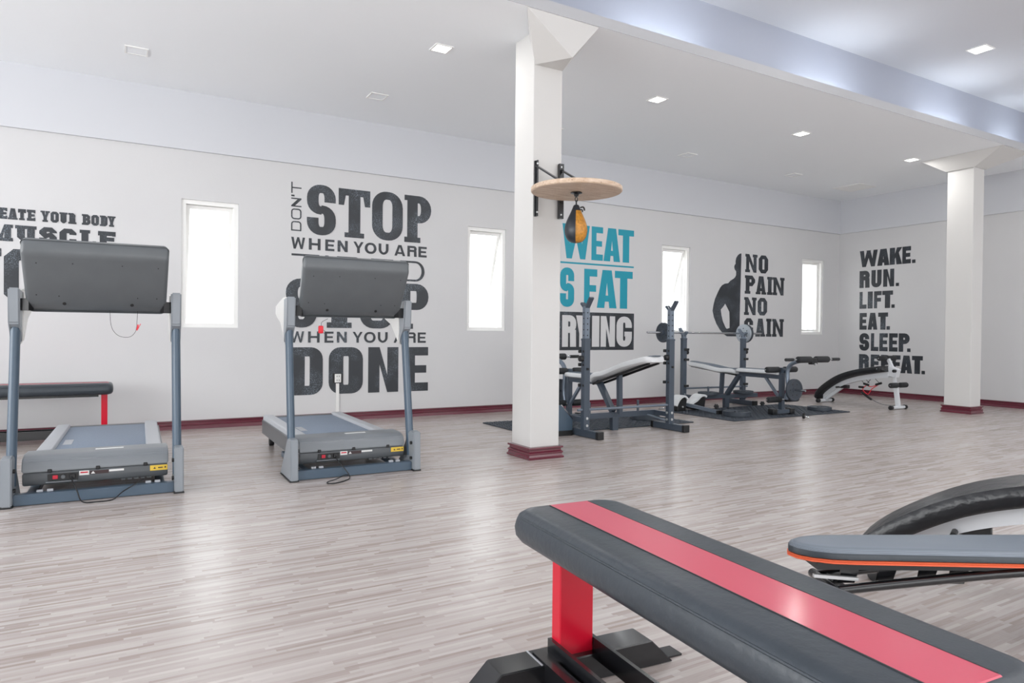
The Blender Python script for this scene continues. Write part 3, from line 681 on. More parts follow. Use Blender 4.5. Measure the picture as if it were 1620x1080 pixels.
    for u, k, rr in ((-.30, .335, .0035), (-.125, .34, .0035), (.125, .34, .0035), (.315, .335, .0035), (-.31, .13, .0035), (-.2, .125, .0035), (.205, .125, .0035), (.31, .125, .0035), (-.175, .075, .010), (.175, .075, .010)):
        bm = B(); p = e+ax*k+Vector((u, 0, 0)); cyl(bm, p-nn*.01, p+nn*.0015, rr, 12); obj('screw_hole', bm, M['black'], con)
    bm = B(); box(bm, (-.25, .0, 0), (.25, .012, .2), .004, 1, Matrix.Translation(e+ax*.15-nn*.085) @ Matrix.Rotation(math.atan2(ax.y, ax.z)*-1, 4, 'X')); obj('display', bm, M['black'], con)
    # power cord
    c = [(-.13, .108, .135), (-.125, .085, .11), (-.10, .02, .07), (-.07, -.03, .012)]
    if key == 'loop': c += [(-.12, -.10, .005), (-.20, -.15, .005), (-.245, -.14, .005), (-.235, -.09, .005), (-.17, -.06, .012), (-.1, .0, .02), (-.06, .03, .012)]
    else: c += [(.0, -.035, .005), (.08, -.02, .006), (.13, .01, .04), (.2, .045, .075), (.24, .09, .09)]
    bm = B(); tube(bm, curve_pts(c, 5), .0038, 6); obj('power_cord', bm, M['black'], t, 60)
    # safety key
    if key == 'loop':
        bm = B(); box(bm, (-.225, .23, .985), (-.19, .25, 1.04), .008, 2); obj('safety_key', bm, M['neon_red'], t, 40, 'red safety key')
        bm = B(); tube(bm, curve_pts([(-.205, .24, 1.04), (-.20, .24, 1.065), (-.16, .23, 1.09)], 4), .0016, 5); tube(bm, curve_pts([(-.19, .24, 1.01), (-.178, .24, 1.0), (-.18, .24, .985), (-.19, .24, .99)], 4), .0014, 5); obj('key_cord', bm, M['black'], t)
    else:
        bm = B(); tube(bm, curve_pts([(.055, .25, 1.13), (.06, .24, 1.04), (.075, .24, .99), (.11, .24, .957), (.16, .24, .953), (.19, .24, .98), (.2, .24, 1.02), (.206, .25, 1.13)], 5), .0013, 5); obj('key_cord', bm, M['black'], t)
        bm = B(); prism(bm, [(.198, .995), (.206, .995), (.212, 1.03), (.204, 1.032)], .232, .242, 'y'); bar(bm, (.205, .237, 1.0), (.222, .237, 1.036), .004, .004); obj('safety_clip', bm, M['neon_red'], t, label='red safety clip')
    return t
treadmill('grey treadmill at the far left with a thin cord hanging under its console', -.082, 4.645, math.radians(-1.6), 'hang')
treadmill('grey treadmill in front of the stop quote with a red key under its console', 1.465, 4.607, math.radians(-1.0), 'loop')

# ------------------------------------------------------------------ padded flat benches with red legs
def padded_bench(label, loc, rz, zs=1.0):
    """length along local y, 0 at the middle"""
    t = thing('flat_bench', label, 'bench', loc, rz, 'black and red flat benches')
    hw, hl, z0, z1 = .178, .615, .405*zs, .50*zs
    bm = B(); n = 10
    def outline(k, ins):
        pts = []
        a, b, r = hw-ins, hl-ins, .055
        for cx, cy, s in ((a-r, b-r, 0), (-a+r, b-r, 90), (-a+r, -b+r, 180), (a-r, -b+r, 270)):
            for j in range(n//2+1):
                an = math.radians(s+90*j/(n//2)); pts.append((cx+r*math.cos(an), cy+r*math.sin(an), k))
        return pts
    levels = [(z0, .030), (z0+.006, .014), (z0+.022, .003), (z0+.045, 0), (z1-.030, .004), (z1-.014, .010), (z1-.004, .022), (z1, .040)]
    rings = [[bm.verts.new(p) for p in outline(z, i)] for z, i in levels]
    for a, b in zip(rings, rings[1:]):
        for j in range(len(a)): bm.faces.new((a[j], a[(j+1) % len(a)], b[(j+1) % len(a)], b[j]))
    bm.faces.new(rings[0][::-1]); bm.faces.new(rings[-1])
    pad = obj('pad', bm, M['leather'], t, 50)
    sw = .064
    bm = B(); prism(bm, [(-hl+.018, z1-.012), (-hl+.040, z1+.001), (hl-.040, z1+.001), (hl-.018, z1-.012), (hl-.03, z1-.02), (-hl+.03, z1-.02)], -sw, sw, 'x'); obj('stripe', bm, M['stripe'], pad, label='red centre stripe')
    for s in (-1, 1):
        bm = B(); tube(bm, [(s*(sw+.001), -hl+.045, z1+.0005), (s*(sw+.001), hl-.045, z1+.0005)], .0016, 6); obj('seam', bm, M['black'], pad)
        bm = B(); tube(bm, [(s*(hw-.008), -hl+.07, z1-.018), (s*(hw-.008), hl-.07, z1-.018)], .003, 6); obj('piping', bm, M['leather'], pad)
    for s in (-1, 1):
        y = s*.545
        bm = B(); box(bm, (-.056, y-.024, .05), (.056, y+.024, z0+.004), .003, 1); obj('leg', bm, M['red'], t, 30, 'bright red leg')
        f = B(); prism(f, [(-.33, 0), (-.25, .078), (.25, .078), (.33, 0)], y-.05, y+.05, 'y', .003, 1); ft = obj('foot', f, M['black_paint'], t, 30)
        for q in (-1, 1):
            bm = B(); box(bm, (q*.34-.04, y-.03, 0), (q*.34+.04, y+.03, .006)); obj('foot_plate', bm, M['black_paint'], ft)
            if q < 0: bm = B(); bar(bm, (q*.125, y-.048, .0785), (q*.125, y+.048, .0785), .005, .003); obj('weld', bm, M['tm_light'], ft)
    for s in (-1, 1):
        bm = B(); box(bm, (s*.062-.006, -.58, .055), (s*.062+.006, .57, .115)); obj('base_rail', bm, M['black_paint'], t)
    bm = B(); box(bm, (-.118, -.58, .02), (-.085, .57, .085)); obj('base_rail', bm, M['black_paint'], t)
    bm = B(); box(bm, (-.05, -.5, z0-.025), (.05, .5, z0+.002)); obj('pad_support', bm, M['black_paint'], t)
    return t
padded_bench('large black bench with a red centre stripe in the foreground', (1.118, 1.085, 0), math.radians(-4.4))
padded_bench('black and red bench against the back wall behind the left treadmill', (-.615, 7.2, 0), math.radians(-90), 1.04)

# ------------------------------------------------------------------ weight benches with bar uprights
def pad_mesh(pts, hw, th, edge=.03):
    """cushion along a profile in local (v, z); pts list of (v, z, halfwidth)"""
    bm = B(); rings = []
    P = curve_pts([(p[0], p[1], p[2] if len(p) > 2 else hw) for p in pts], 3)
    for i, p in enumerate(P):
        d = (P[min(i+1, len(P)-1)]-P[max(i-1, 0)]); d = Vector((d.x, d.y)).normalized(); nz = Vector((-d.y, d.x))
        if nz.y < 0: nz = -nz
        e = min(i, len(P)-1-i); k = (.6, .9, 1)[min(e, 2)]; w = p.z*(.80, .94, 1)[min(e, 2)]
        q = []
        for u, z in ((-w*.86, 0), (-w, th*.25), (-w, th*.7), (-w*.9, th*k), (-w*.5, th*k), (w*.5, th*k), (w*.9, th*k), (w, th*.7), (w, th*.25), (w*.86, 0)):
            q.append(bm.verts.new((u, p.x+nz.x*z, p.y+nz.y*z)))
        rings.append(q)
    for a, b in zip(rings, rings[1:]):
        for j in range(10): bm.faces.new((a[j], a[(j+1) % 10], b[(j+1) % 10], b[j]))
    bm.faces.new(rings[0][::-1]); bm.faces.new(rings[-1]); return bm
def top_panel(pts, hw, lift):
    bm = B(); P = curve_pts([(p[0], p[1], (p[2] if len(p) > 2 else hw)) for p in pts], 3); a = []
    for i, p in enumerate(P):
        d = (P[min(i+1, len(P)-1)]-P[max(i-1, 0)]); d = Vector((d.x, d.y)).normalized(); nz = Vector((-d.y, d.x))
        if nz.y < 0: nz = -nz
        w = p.z*.62*(.5 if i in (0, len(P)-1) else 1)
        a.append([bm.verts.new((u, p.x+nz.x*l, p.y+nz.y*l)) for u, l in ((-w, lift-.004), (-w, lift+.003), (w, lift+.003), (w, lift-.004))])
    for p, q in zip(a, a[1:]):
        for j in range(4): bm.faces.new((p[j], p[(j+1) % 4], q[(j+1) % 4], q[j]))
    bm.faces.new(a[0][::-1]); bm.faces.new(a[-1]); return bm
def foam(bm, a, b, r=.037): return cyl(bm, a, b, r, 18, .010)
def weight_bench(label, loc, rz, ztop, back, vpost, zseat, strut, arm_dn):
    t = thing('weight_bench', label, 'bench', loc, rz, 'grey weight benches with bar uprights')
    for s in (-1, 1):
        x = s*.55
        bm = B(); bar(bm, (x, -.22, .037), (x, .22, .037), .068, .066, bev=.004); f = obj('foot', bm, M['steel'], t, 30)
        for q in (-1, 1):
            bm = B(); box(bm, (x-.037, q*.235-.02, .001), (x+.037, q*.235+.02, .074), .004, 1); obj('end_cap', bm, M['black'], f)
        bm = B(); box(bm, (x-.035, -.03, .06), (x+.035, .03, .945), .005, 1); up = obj('upright', bm, M['steel'], t, 30)
        bm = B(); box(bm, (x-.037, -.032, .935), (x+.037, .032, .955), .003, 1); obj('collar', bm, M['steel'], up)
        for z in (.18, .11):
            bm = B(); cyl(bm, (x-s*.037, .0, z), (x-s*.045, 0, z), .013, 10); cyl(bm, (x, -.031, z), (x, -.037, z), .013, 10); cyl(bm, (x, .031, z), (x, .037, z), .013, 10); obj('bolt', bm, M['bolt'], up)
        bm = B(); box(bm, (x-.028, -.024, .92), (x+.028, .024, ztop), .003, 1); inn = obj('inner_tube', bm, M['steel_lt'], t, 30)
        for k in range(5 if ztop > 1.1 else 1):
            bm = B(); z = .985+k*.055
            cyl(bm, (x, -.026, z), (x, .026, z), .007, 8); cyl(bm, (x-.03, 0, z), (x+.03, 0, z), .007, 8); obj('hole', bm, M['black'], inn)
        bm = B(); bar(bm, (x, -.0, ztop-.03), (x, -.085, ztop+.085), .05, .02); bar(bm, (x, .0, ztop-.02), (x, .06, ztop+.035), .05, .02); obj('bar_hook', bm, M['steel_lt'] if ztop < 1.1 else M['steel'], t)
        for z in ((.83, .70, .50) if ztop > 1.1 else (.8, .66, .3)):
            bm = B(); box(bm, (x-.05, .03, z-.016), (x+.02, .062, z+.016), .005, 1); obj('knob_block', bm, M['black'], up)
            bm = B(); cyl(bm, (x-.042, -.012, z), (x-.034, -.012, z), .012, 8); obj('hole', bm, M['black'], up)
        bm = B(); cyl(bm, (x-.035, 0, .76), (x-.075, 0, .76), .03, 14, .006); cyl(bm, (x, -.03, .66), (x, -.045, .66), .012, 10); obj('lock_knob', bm, M['black'], up, 40)
        bm = B(); bar(bm, (x, .0, .16), (x, .24, .16), .03, .05); obj('side_brace', bm, M['steel'], t)
        bm = B(); bar(bm, (x, .02, .09), (x-s*.12, .24, .15), .03, .012); obj('gusset', bm, M['steel_lt'], t)
    bm = B(); bar(bm, (-.575, .24, .16), (.575, .24, .16), .05, .055, bev=.003); beam = obj('cross_beam', bm, M['steel'], t, 30)
    bm = B(); cyl(bm, (-.64, 0, .262), (.54, 0, .262), .0125, 10); obj('cross_bar', bm, M['steel_lt'], t, 40)
    for s in (-1, 1):
        bm = B(); cyl(bm, (s*.32, .24, .185), (s*.32, .24, .30), .013, 10); obj('plate_peg', bm, M['steel'], t, 40)
    bm = B(); prism(bm, [(-.035, 0), (.035, 0), (.04, .135), (-.04, .135)], .215, .268, 'y'); obj('centre_leg', bm, M['steel'], t)
    bm = B(); bar(bm, (0, .26, .19), (0, .49, .475), .055, .05); obj('diagonal_strut', bm, M['steel'], t)
    bm = B(); bar(bm, (0, .47, zseat-.045), (0, vpost, zseat-.045), .05, .05, bev=.003); obj('seat_rail', bm, M['steel'], t, 30)
    bm = B(); bar(bm, (0, .15, .18), (0, strut[0], strut[1]), .045, .045); obj('back_strut', bm, M['steel'], t)
    bm = B(); bar(bm, (0, vpost, .05), (0, vpost, .60), .055, .055, up=(0, 1, 0), bev=.003); post = obj('front_post', bm, M['steel'], t, 30)
    bm = B(); cyl(bm, (-.03, vpost, .2), (-.04, vpost, .2), .012, 10); cyl(bm, (.03, vpost, .2), (.04, vpost, .2), .012, 10); obj('bolt', bm, M['bolt'], post)
    bm = B(); bar(bm, (0, vpost-.26, zseat-.06), (0, vpost-.02, .2), .03, .03); obj('front_brace', bm, M['steel_lt'], t)
    bm = B(); bar(bm, (-.14, vpost, .052), (.14, vpost, .052), .06, .05, bev=.004); st = obj('stabiliser', bm, M['steel'], t, 30)
    for q in (-1, 1):
        bm = B(); box(bm, (q*.15-.04, vpost-.045, .017), (q*.15+.04, vpost+.045, .088), .01, 2); obj('rubber_foot', bm, M['black'], st, 40)
    # cushions
    bm = pad_mesh(back, .14, .062); bp = obj('back_pad', bm, M['pad_white'], t, 45)
    obj('pad_panel', top_panel(back[:], .14, .062), M['pad_grey'], bp, 30, 'slate grey centre panel')
    bm = B()
    for s in (-1, 1): bar(bm, (s*.06, back[0][0]+.05, back[0][1]-.012), (s*.06, back[-1][0]-.02, back[-1][1]-.012), .02, .022)
    obj('pad_frame', bm, M['black'], t)
    seat = [(.52, zseat-.012, .13), (.66, zseat-.012, .14), (vpost-.14, zseat-.012, .13), (vpost-.02, zseat-.012, .1)]
    bm = pad_mesh(seat, .14, .052); sp = obj('seat_pad', bm, M['pad_white'], t, 45); obj('pad_panel', top_panel(seat, .14, .052), M['pad_grey'], sp, 30, 'slate grey centre panel')
    # leg curl arm with foam rollers
    for z, v in ((.575, vpost-.01), (.205, vpost+.02)):
        bm = B(); cyl(bm, (-.28, v, z), (.28, v, z), .011, 10); ax = obj('roller_axle', bm, M['chrome'], t, 40)
        for s in (-1, 1):
            bm = B(); foam(bm, (s*.045, v, z), (s*.26, v, z)); obj('foam_roller', bm, M['rubber'], t, 40)
    pv = vpost
    arm = [(0, pv+.07, .21), (0, pv+.10, .34), (0, pv+.085, .50), (0, pv+.10, .60), (0, pv+.17, .665), (0, pv+.30, .70), (0, pv+.44, .71)]
    bm = B(); tube(bm, curve_pts(arm, 6), .026, 12); obj('curl_arm', bm, M['steel_lt'], t, 50)
    bm = B(); cyl(bm, (-.035, pv+.03, .56), (.035, pv+.03, .56), .03, 12); obj('pivot', bm, M['steel'], t, 40)
    bm = B(); cyl(bm, (0, pv+.10, .335), (0, pv+.36, .335), .0125, 10); obj('plate_peg', bm, M['chrome'], t, 40)
    v = pv+.46
    for s in (-1, 1):
        bm = B(); foam(bm, (s*.04, v, .72), (s*.26, v, .72), .039); obj('foam_roller', bm, M['rubber'], t, 40)
        bm = B(); cyl(bm, (s*.26, v, .72), (s*.34, v, .72), .012, 10); obj('handle_bar', bm, M['chrome'], t, 40)
        bm = B(); cyl(bm, (s*.33, v, .72), (s*.46, v, .72), .019, 12, .005); obj('hand_grip', bm, M['rubber'], t, 40)
    bm = B(); box(bm, (-.05, v-.03, .66), (.05, v+.03, .74), .01, 2); obj('roller_clamp', bm, M['black'], t, 40)
    bm = B(); cyl(bm, (0, v+.02, .665), (0, v+.045, .665), .014, 10); obj('bolt', bm, M['bolt'], t)
    return t
BK1 = [(-.41, .735, .10), (-.33, .720, .13), (-.05, .655, .145), (.25, .56, .15), (.44, .53, .12), (.55, .475, .10)]
weight_bench('grey weight bench with tall uprights and steep white back pad, beside the speed bag column', (4.52, 5.40, 0), 0, 1.265, BK1, 1.06, .525, (.16, .585), 0)
BK2 = [(-.45, .557, .09), (-.36, .545, .13), (-.1, .525, .145), (.2, .488, .15), (.36, .49, .13), (.5, .482, .11)]
weight_bench('grey weight bench with a nearly flat white back pad under the racked barbell', (7.33, 6.93, 0), math.radians(180-3.5), 1.005, BK2, 1.2, .525, (.17, .5), 0)

def disc(bm, r, th, c=(0, 0, 0), axis='z', hole=.014):
    h = th/2
    return lathe(bm, [(hole, -h), (hole+.018, -h), (hole+.02, -h*.6), (r*.8, -h*.6), (r*.84, -h), (r-.004, -h), (r, -h+.004), (r, h-.004), (r-.004, h), (r*.84, h), (r*.8, h*.6), (hole+.02, h*.6), (hole+.018, h), (hole, h)], 40, c, axis, True)
def plate(label, loc, r, th, rot=(0, 0, 0), m='iron', group=None, holes=True):
    t = thing('weight_plate', label, 'weight plate', loc, 0, group); t.rotation_euler = rot
    bm = B(); disc(bm, r, th); obj('disc', bm, M[m], t, 35)
    if holes:
        for k in range(6):
            a = k*PI/3; bm = B(); cyl(bm, (r*.55*math.cos(a), r*.55*math.sin(a), -th*.32), (r*.55*math.cos(a), r*.55*math.sin(a), th*.32), .009, 10); obj('grip_hole', bm, M['black'], t)
    return t
# barbell on the rear rack, with its plates
BZ, BY = 1.028, 7.0
t = thing('barbell', 'chrome barbell resting on the uprights of the rear weight bench', 'barbell', (7.26, BY, BZ))
bm = B(); cyl(bm, (-1.11, 0, 0), (1.12, 0, 0), .0135, 14, .003); obj('bar', bm, M['chrome'], t, 40)
for x in (-.80, -.86+.02, .70, .92):
    bm = B(); cyl(bm, (x-.012, 0, 0), (x+.012, 0, 0), .026, 14, .004); obj('collar', bm, M['steel'], t, 40)
RX = (0, PI/2, 0)
G = 'weight plates on the barbell'
plate('dark weight plate on the left end of the barbell', (7.26-.82+.0, BY, BZ), .135, .034, RX, 'iron', G)
plate('silver weight plate on the right end of the barbell, the inner one', (7.26+.745, BY, BZ), .135, .03, RX, 'iron_lt', G)
plate('dark weight plate on the right end of the barbell, behind the silver one', (7.26+.785, BY, BZ), .135, .036, RX, 'iron', G)
# plates on pegs and floor
ang = math.radians(180-3.5)
def loc2(u, v, z): c, s = math.cos(ang), math.sin(ang); return (7.33+u*c-v*s, 6.93+u*s+v*c, z)
def loc1(u, v, z): return (4.52+u, 5.40+v, z)
plate('weight plate lying on the left peg of the rear weight bench', loc2(.32, .24, .208), .14, .036, (0, 0, 0), 'iron', 'plates stored on the rear bench')
plate('weight plate lying on the right peg of the rear weight bench', loc2(-.32, .24, .208), .14, .036, (0, 0, 0), 'iron', 'plates stored on the rear bench')
plate('weight plate hanging on the curl arm peg of the rear weight bench', loc2(0, 1.2+.19, .335), .135, .036, (PI/2, 0, math.radians(-3.5)), 'iron')
plate('weight plate on the curl arm peg of the bench behind the speed bag column', loc1(0, 1.06+.19, .335), .135, .036, (PI/2, 0, 0), 'iron')
MZ = .016
plate('thick weight plate lying on the near left corner of the rear rubber mat', (6.60, 5.86, MZ+.03), .165, .058, (0, 0, 0), 'iron')
plate('weight plate lying on the near right corner of the rear rubber mat', (8.14, 5.83, MZ+.023), .15, .044, (0, 0, 0), 'iron')
plate('weight plate lying on the rubber mat behind the tall upright of the front weight bench', (5.36, 6.12, MZ+.034), .17, .066, (0, 0, 0), 'iron')

# rubber mats with raised studs
def rubber_mat(label, x0, y0, x1, y1):
    t = thing('rubber_mat', label, 'mat', ((x0+x1)/2, (y0+y1)/2, 0)); W, H = (x1-x0)/2, (y1-y0)/2
    bm = B(); box(bm, (-W, -H, 0), (W, H, .012), .003, 1); obj('mat_base', bm, M['mat_rubber'], t)
    bm = B(); st = .055; ny = int(2*H/st); nx = int(2*W/st)
    for i in range(nx):
        for j in range(ny):
            cx, cy = -W+st*(i+.5+(0 if j % 2 else .0)), -H+st*(j+.5)
            dx, dy = (.021, .009) if (i+j) % 2 else (.009, .021)
            vs = [bm.verts.new((cx+a*dx, cy+b*dy, .012)) for a, b in ((-1, -1), (1, -1), (1, 1), (-1, 1))]
            us = [bm.verts.new((cx+a*dx*.8, cy+b*dy*.8, .0165)) for a, b in ((-1, -1), (1, -1), (1, 1), (-1, 1))]
            bm.faces.new(us)
            for k in range(4): bm.faces.new((vs[k], vs[(k+1) % 4], us[(k+1) % 4], us[k]))
    o = obj('stud', bm, M['mat_rubber'], t); o['kind'] = 'stuff'
    return t
rubber_mat('dark studded rubber mat under the front weight bench', 3.53, 5.70, 5.72, 6.70)
rubber_mat('dark studded rubber mat under the rear weight bench', 6.22, 5.56, 8.40, 6.64)

# curl attachment lying on the rear mat
t = thing('curl_attachment', 'grey bar with two white padded black cradles lying on the left of the rear mat', 'attachment', (6.45, 6.6, 0))
bm = B(); bar(bm, (0.0, .05, .10), (.09, -.5, .038), .05, .042, bev=.003); obj('bar', bm, M['steel_lt'], t, 30)
bm = B(); box(bm, (.055, -.535, .016), (.122, -.495, .062), .003, 1); obj('end_cap', bm, M['black'], t)
for x in (-.12, .13):
    k = 1 if x > 0 else .8
    pf = [(.05*k, .016), (.17*k, .016), (.16*k, .08), (.19*k, .16), (.15*k, .19), (.09*k, .175), (.03*k, .13), (-.04*k, .10), (-.075*k, .085), (-.07*k, .05)] if x > 0 else [(-.06, .016), (.08, .016), (.075, .08), (.10, .15), (.07, .185), (.02, .185), (-.03, .15), (-.06, .10)]
    bm = B(); prism(bm, [(x+p, q) for p, q in pf], -.07, .07, 'y', .006, 1); c = obj('cradle', bm, M['black'], t, 30)
    pp = [(-.095, .085), (-.04, .115), (.03, .145), (.09, .19), (.15, .207), (.20, .185)] if x > 0 else [(-.085, .085), (-.05, .145), (.0, .19), (.06, .205), (.115, .165)]
    path = curve_pts([(x+p, 0, q) for p, q in pp], 4)
    bm = B(); rings = []
    for i, p in enumerate(path):
        d = (path[min(i+1, len(path)-1)]-path[max(i-1, 0)]).normalized(); nn = Vector((-d.z, 0, d.x)); nn = nn if nn.z > 0 else -nn
        rings.append([bm.verts.new(p+Vector((0, u, 0))+nn*l) for u, l in ((-.078, -.012), (-.078, .012), (.078, .012), (.078, -.012))])
    for a, b in zip(rings, rings[1:]):
        for j in range(4): bm.faces.new((a[j], a[(j+1) % 4], b[(j+1) % 4], b[j]))
    bm.faces.new(rings[0][::-1]); bm.faces.new(rings[-1]); obj('cradle_pad', bm, M['pad_white'], c, 40, 'white pad')
    bm = B(); cyl(bm, (x+.02, -.071, .07), (x+.02, -.079, .07), .012, 10); obj('bolt', bm, M['bolt'], c)
bm = B(); cyl(bm, (-.42, .02, .05), (.22, .02, .05), .012, 10); obj('rod', bm, M['chrome'], t, 40)
# loose collars
for x, y, lb in ((6.95, 6.52, 'loose star collar standing on the rear mat by the curl attachment'), (7.85, 6.52, 'loose star collar lying in the middle of the rear mat'), (7.22, 5.38, 'loose star collar on the floor before the rear bench foot')):
    z = MZ if y > 5.56 else 0
    t = thing('star_collar', lb, 'collar', (x, y, z), random.uniform(-1, 1), 'loose bar collars'); bm = B()
    for k in range(6):
        a = k*PI/3; cyl(bm, (0, 0, .035), (.034*math.cos(a), .0, .035+.034*math.sin(a)), .008, 8)
    cyl(bm, (0, -.012, .035), (0, .012, .035), .028, 14); obj('knob', bm, M['black'], t, 40)
    bm = B(); cyl(bm, (0, 0, .035), (0, -.06, .02), .010, 10); obj('shank', bm, M['chrome'], t, 40)
# grey wedge sided machine, mostly behind the column
t = thing('step_machine', 'low grey wedge sided machine mostly hidden behind the speed bag column', 'machine', (3.65, 5.55, 0))
bm = B(); prism(bm, [(-.28, .05), (.265, .05), (.265, .155), (.13, .30), (-.28, .36)], -.02, .02, 'y', .003, 1); obj('side_panel', bm, M['tm_steel'], t, 30)
bm = B(); bar(bm, (.125, -.022, .305), (.262, -.022, .162), .008, .012); obj('edge_strip', bm, M['chrome'], t)
bm = B(); box(bm, (-.28, -.03, 0), (.262, .03, .05), .004, 1); obj('base_strip', bm, M['black'], t)
bm = B(); box(bm, (-.28, .02, .10), (.05, .045, .22)); obj('inner_rail', bm, M['steel'], t)

# ------------------------------------------------------------------ curved sit-up benches
def situp(label, loc, rz, ks=1.0, extras=True):
    """local +y runs from the low foot (y=0) to the raised end"""
    t = thing('situp_bench', label, 'bench', loc, rz, 'curved sit up benches')
    K = [(0.02, .07), (.13, .195), (.28, .31), (.43, .395), (.62, .462), (.82, .505), (1.0, .535), (1.1, .545)]
    K = [(a, b*ks) for a, b in K]
    P = curve_pts([(a, b, 0) for a, b in K], 4); bm = B(); rings = []
    for i, p in enumerate(P):
        d = P[min(i+1, len(P)-1)]-P[max(i-1, 0)]; d.normalize(); nz = Vector((-d.y, d.x)); e = min(i, len(P)-1-i); k = (.5, .85, 1)[min(e, 2)]
        w = .155*(.9, .97, 1)[min(e, 2)]
        rings.append([bm.verts.new((u, p.x+nz.x*z, p.y+nz.y*z)) for u, z in ((-w*.9, -.032), (-w, -.015), (-w, .028*k), (-w*.92, .048*k), (-w*.5, .055*k), (w*.5, .055*k), (w*.92, .048*k), (w, .028*k), (w, -.015), (w*.9, -.032))])
    for a, b in zip(rings, rings[1:]):
        for j in range(10): bm.faces.new((a[j], a[(j+1) % 10], b[(j+1) % 10], b[j]))
    bm.faces.new(rings[0][::-1]); bm.faces.new(rings[-1]); obj('curved_pad', bm, M['curve_pad'], t, 50)
    bm = B(); F = [Vector((0, p.x, p.y-.078)) for p in P[3:]]; rings = []
    for i, p in enumerate(F):
        rings.append([bm.verts.new((u, p.y, p.z+z)) for u, z in ((-.05, -.034), (.05, -.034), (.05, .034), (-.05, .034))])
    for a, b in zip(rings, rings[1:]):
        for j in range(4): bm.faces.new((a[j], a[(j+1) % 4], b[(j+1) % 4], b[j]))
    bm.faces.new(rings[0][::-1]); bm.faces.new(rings[-1]); obj('spine_beam', bm, M['white_paint'], t, 30, 'white enamelled beam')
    bm = B(); bar(bm, (0, .46, .31*ks), (0, .10, .04), .04, .045, bev=.003); obj('rear_strut', bm, M['white_paint'], t, 30)
    for v, h in ((.10, .17), (1.22, .17)):
        bm = B(); cyl(bm, (-h+.02, v, .028), (h-.02, v, .028), .022, 12); f = obj('floor_bar', bm, M['white_paint'], t, 40)
        for s in (-1, 1):
            bm = B(); cyl(bm, (s*(h-.03), v, .03), (s*(h+.02), v, .03), .030, 14, .006); obj('rubber_end', bm, M['black'], f, 40)
    bm = B(); bar(bm, (0, 1.22, .04), (0, 1.18, .34*ks), .055, .045, up=(1, 0, 0), bev=.003); obj('front_post', bm, M['white_paint'], t, 30)
    bm = B(); bar(bm, (0, 1.18, .30*ks), (0, 1.15, .56*ks), .035, .03, up=(1, 0, 0)); obj('inner_post', bm, M['white_paint'], t, 30)
    bm = B(); prism(bm, [(1.06, .46*ks), (1.2, .44*ks), (1.23, .55*ks), (1.10, .60*ks)], -.045, .045, 'x', .004, 1); obj('hinge_bracket', bm, M['white_paint'], t, 30)
    bm = B(); bar(bm, (0, 1.15, .53*ks), (0, 1.07, .69*ks), .04, .035, up=(1, 0, 0)); obj('upper_post', bm, M['white_paint'], t, 30)
    for v, z in ((1.22, .335), (1.03, .555), (1.05, .70)):
        bm = B(); cyl(bm, (-.2, v, z*ks), (.2, v, z*ks), .009, 8); obj('roller_axle', bm, M['chrome'], t, 40)
        for s in (-1, 1):
            bm = B(); foam(bm, (s*.03, v, z*ks), (s*.19, v, z*ks), .036); obj('foam_roller', bm, M['rubber'], t, 40)
    bm = B(); cyl(bm, (.05, 1.20, .53*ks), (.09, 1.20, .53*ks), .022, 10); obj('lock_knob', bm, M['black'], t, 40)
    bm = B(); box(bm, (-.03, .32, .235*ks), (.03, .48, .285*ks), .004, 1); cyl(bm, (-.12, .36, .25*ks), (.12, .36, .25*ks), .012, 8); obj('hinge_block', bm, M['black'], t, 40)
    if extras:
        bm = B()
        for v0, v1 in ((.62, .68), (.70, .77), (.80, .74), (.86, .93)): tube(bm, curve_pts([(-.04, v0, .40), (-.045, (v0+v1)/2, .365), (-.05, v1, .33)], 3), .004, 5)
        obj('hook', bm, M['black'], t)
        bm = B(); tube(bm, curve_pts([(-.05, .73, .30), (-.06, .66, .24), (-.06, .74, .17), (-.06, .8, .25), (-.06, .90, .32), (-.06, .78, .28), (-.05, .7, .32)], 4), .006, 6); obj('resistance_cord', bm, M['neon_red'], t, 50, 'red elastic cord')
        for p, q in (((-.05, .68, .32), (-.05, .76, .30)), ((-.05, .86, .315), (-.05, .95, .345)), ((-.06, .64, .19), (-.06, .80, .095)), ((-.06, .60, .265), (-.06, .68, .265))):
            bm = B(); cyl(bm, p, q, .016, 10, .004); obj('hand_grip', bm, M['black'], t, 40)
        bm = B(); tube(bm, curve_pts([(-.06, .80, .10), (-.05, .92, .055), (-.04, 1.06, .04), (-.02, 1.2, .045)], 5), .004, 6); obj('cable', bm, M['tm_dark'], t, 50)
    return t
situp('curved black sit up bench on white frame before the wall list WAKE RUN LIFT', (9.35, 6.70, 0), math.radians(180))
a = math.radians(-68)-PI/2
situp('curved black sit up bench on a white frame in the right foreground', (2.82, 1.82, 0), a, .90, False)

# ------------------------------------------------------------------ adjustable bench with orange piping
t = thing('adjustable_bench', 'adjustable bench with grey perforated pad and orange piping at the right edge', 'bench', (0, 0, 0))
dirv = Vector((.865, -.502, 0)); far = Vector((.502, .865, 0))
TIP = Vector((1.885, 1.455, 0)); t.location = TIP; t.rotation_euler = (0, 0, math.atan2(dirv.y, dirv.x))
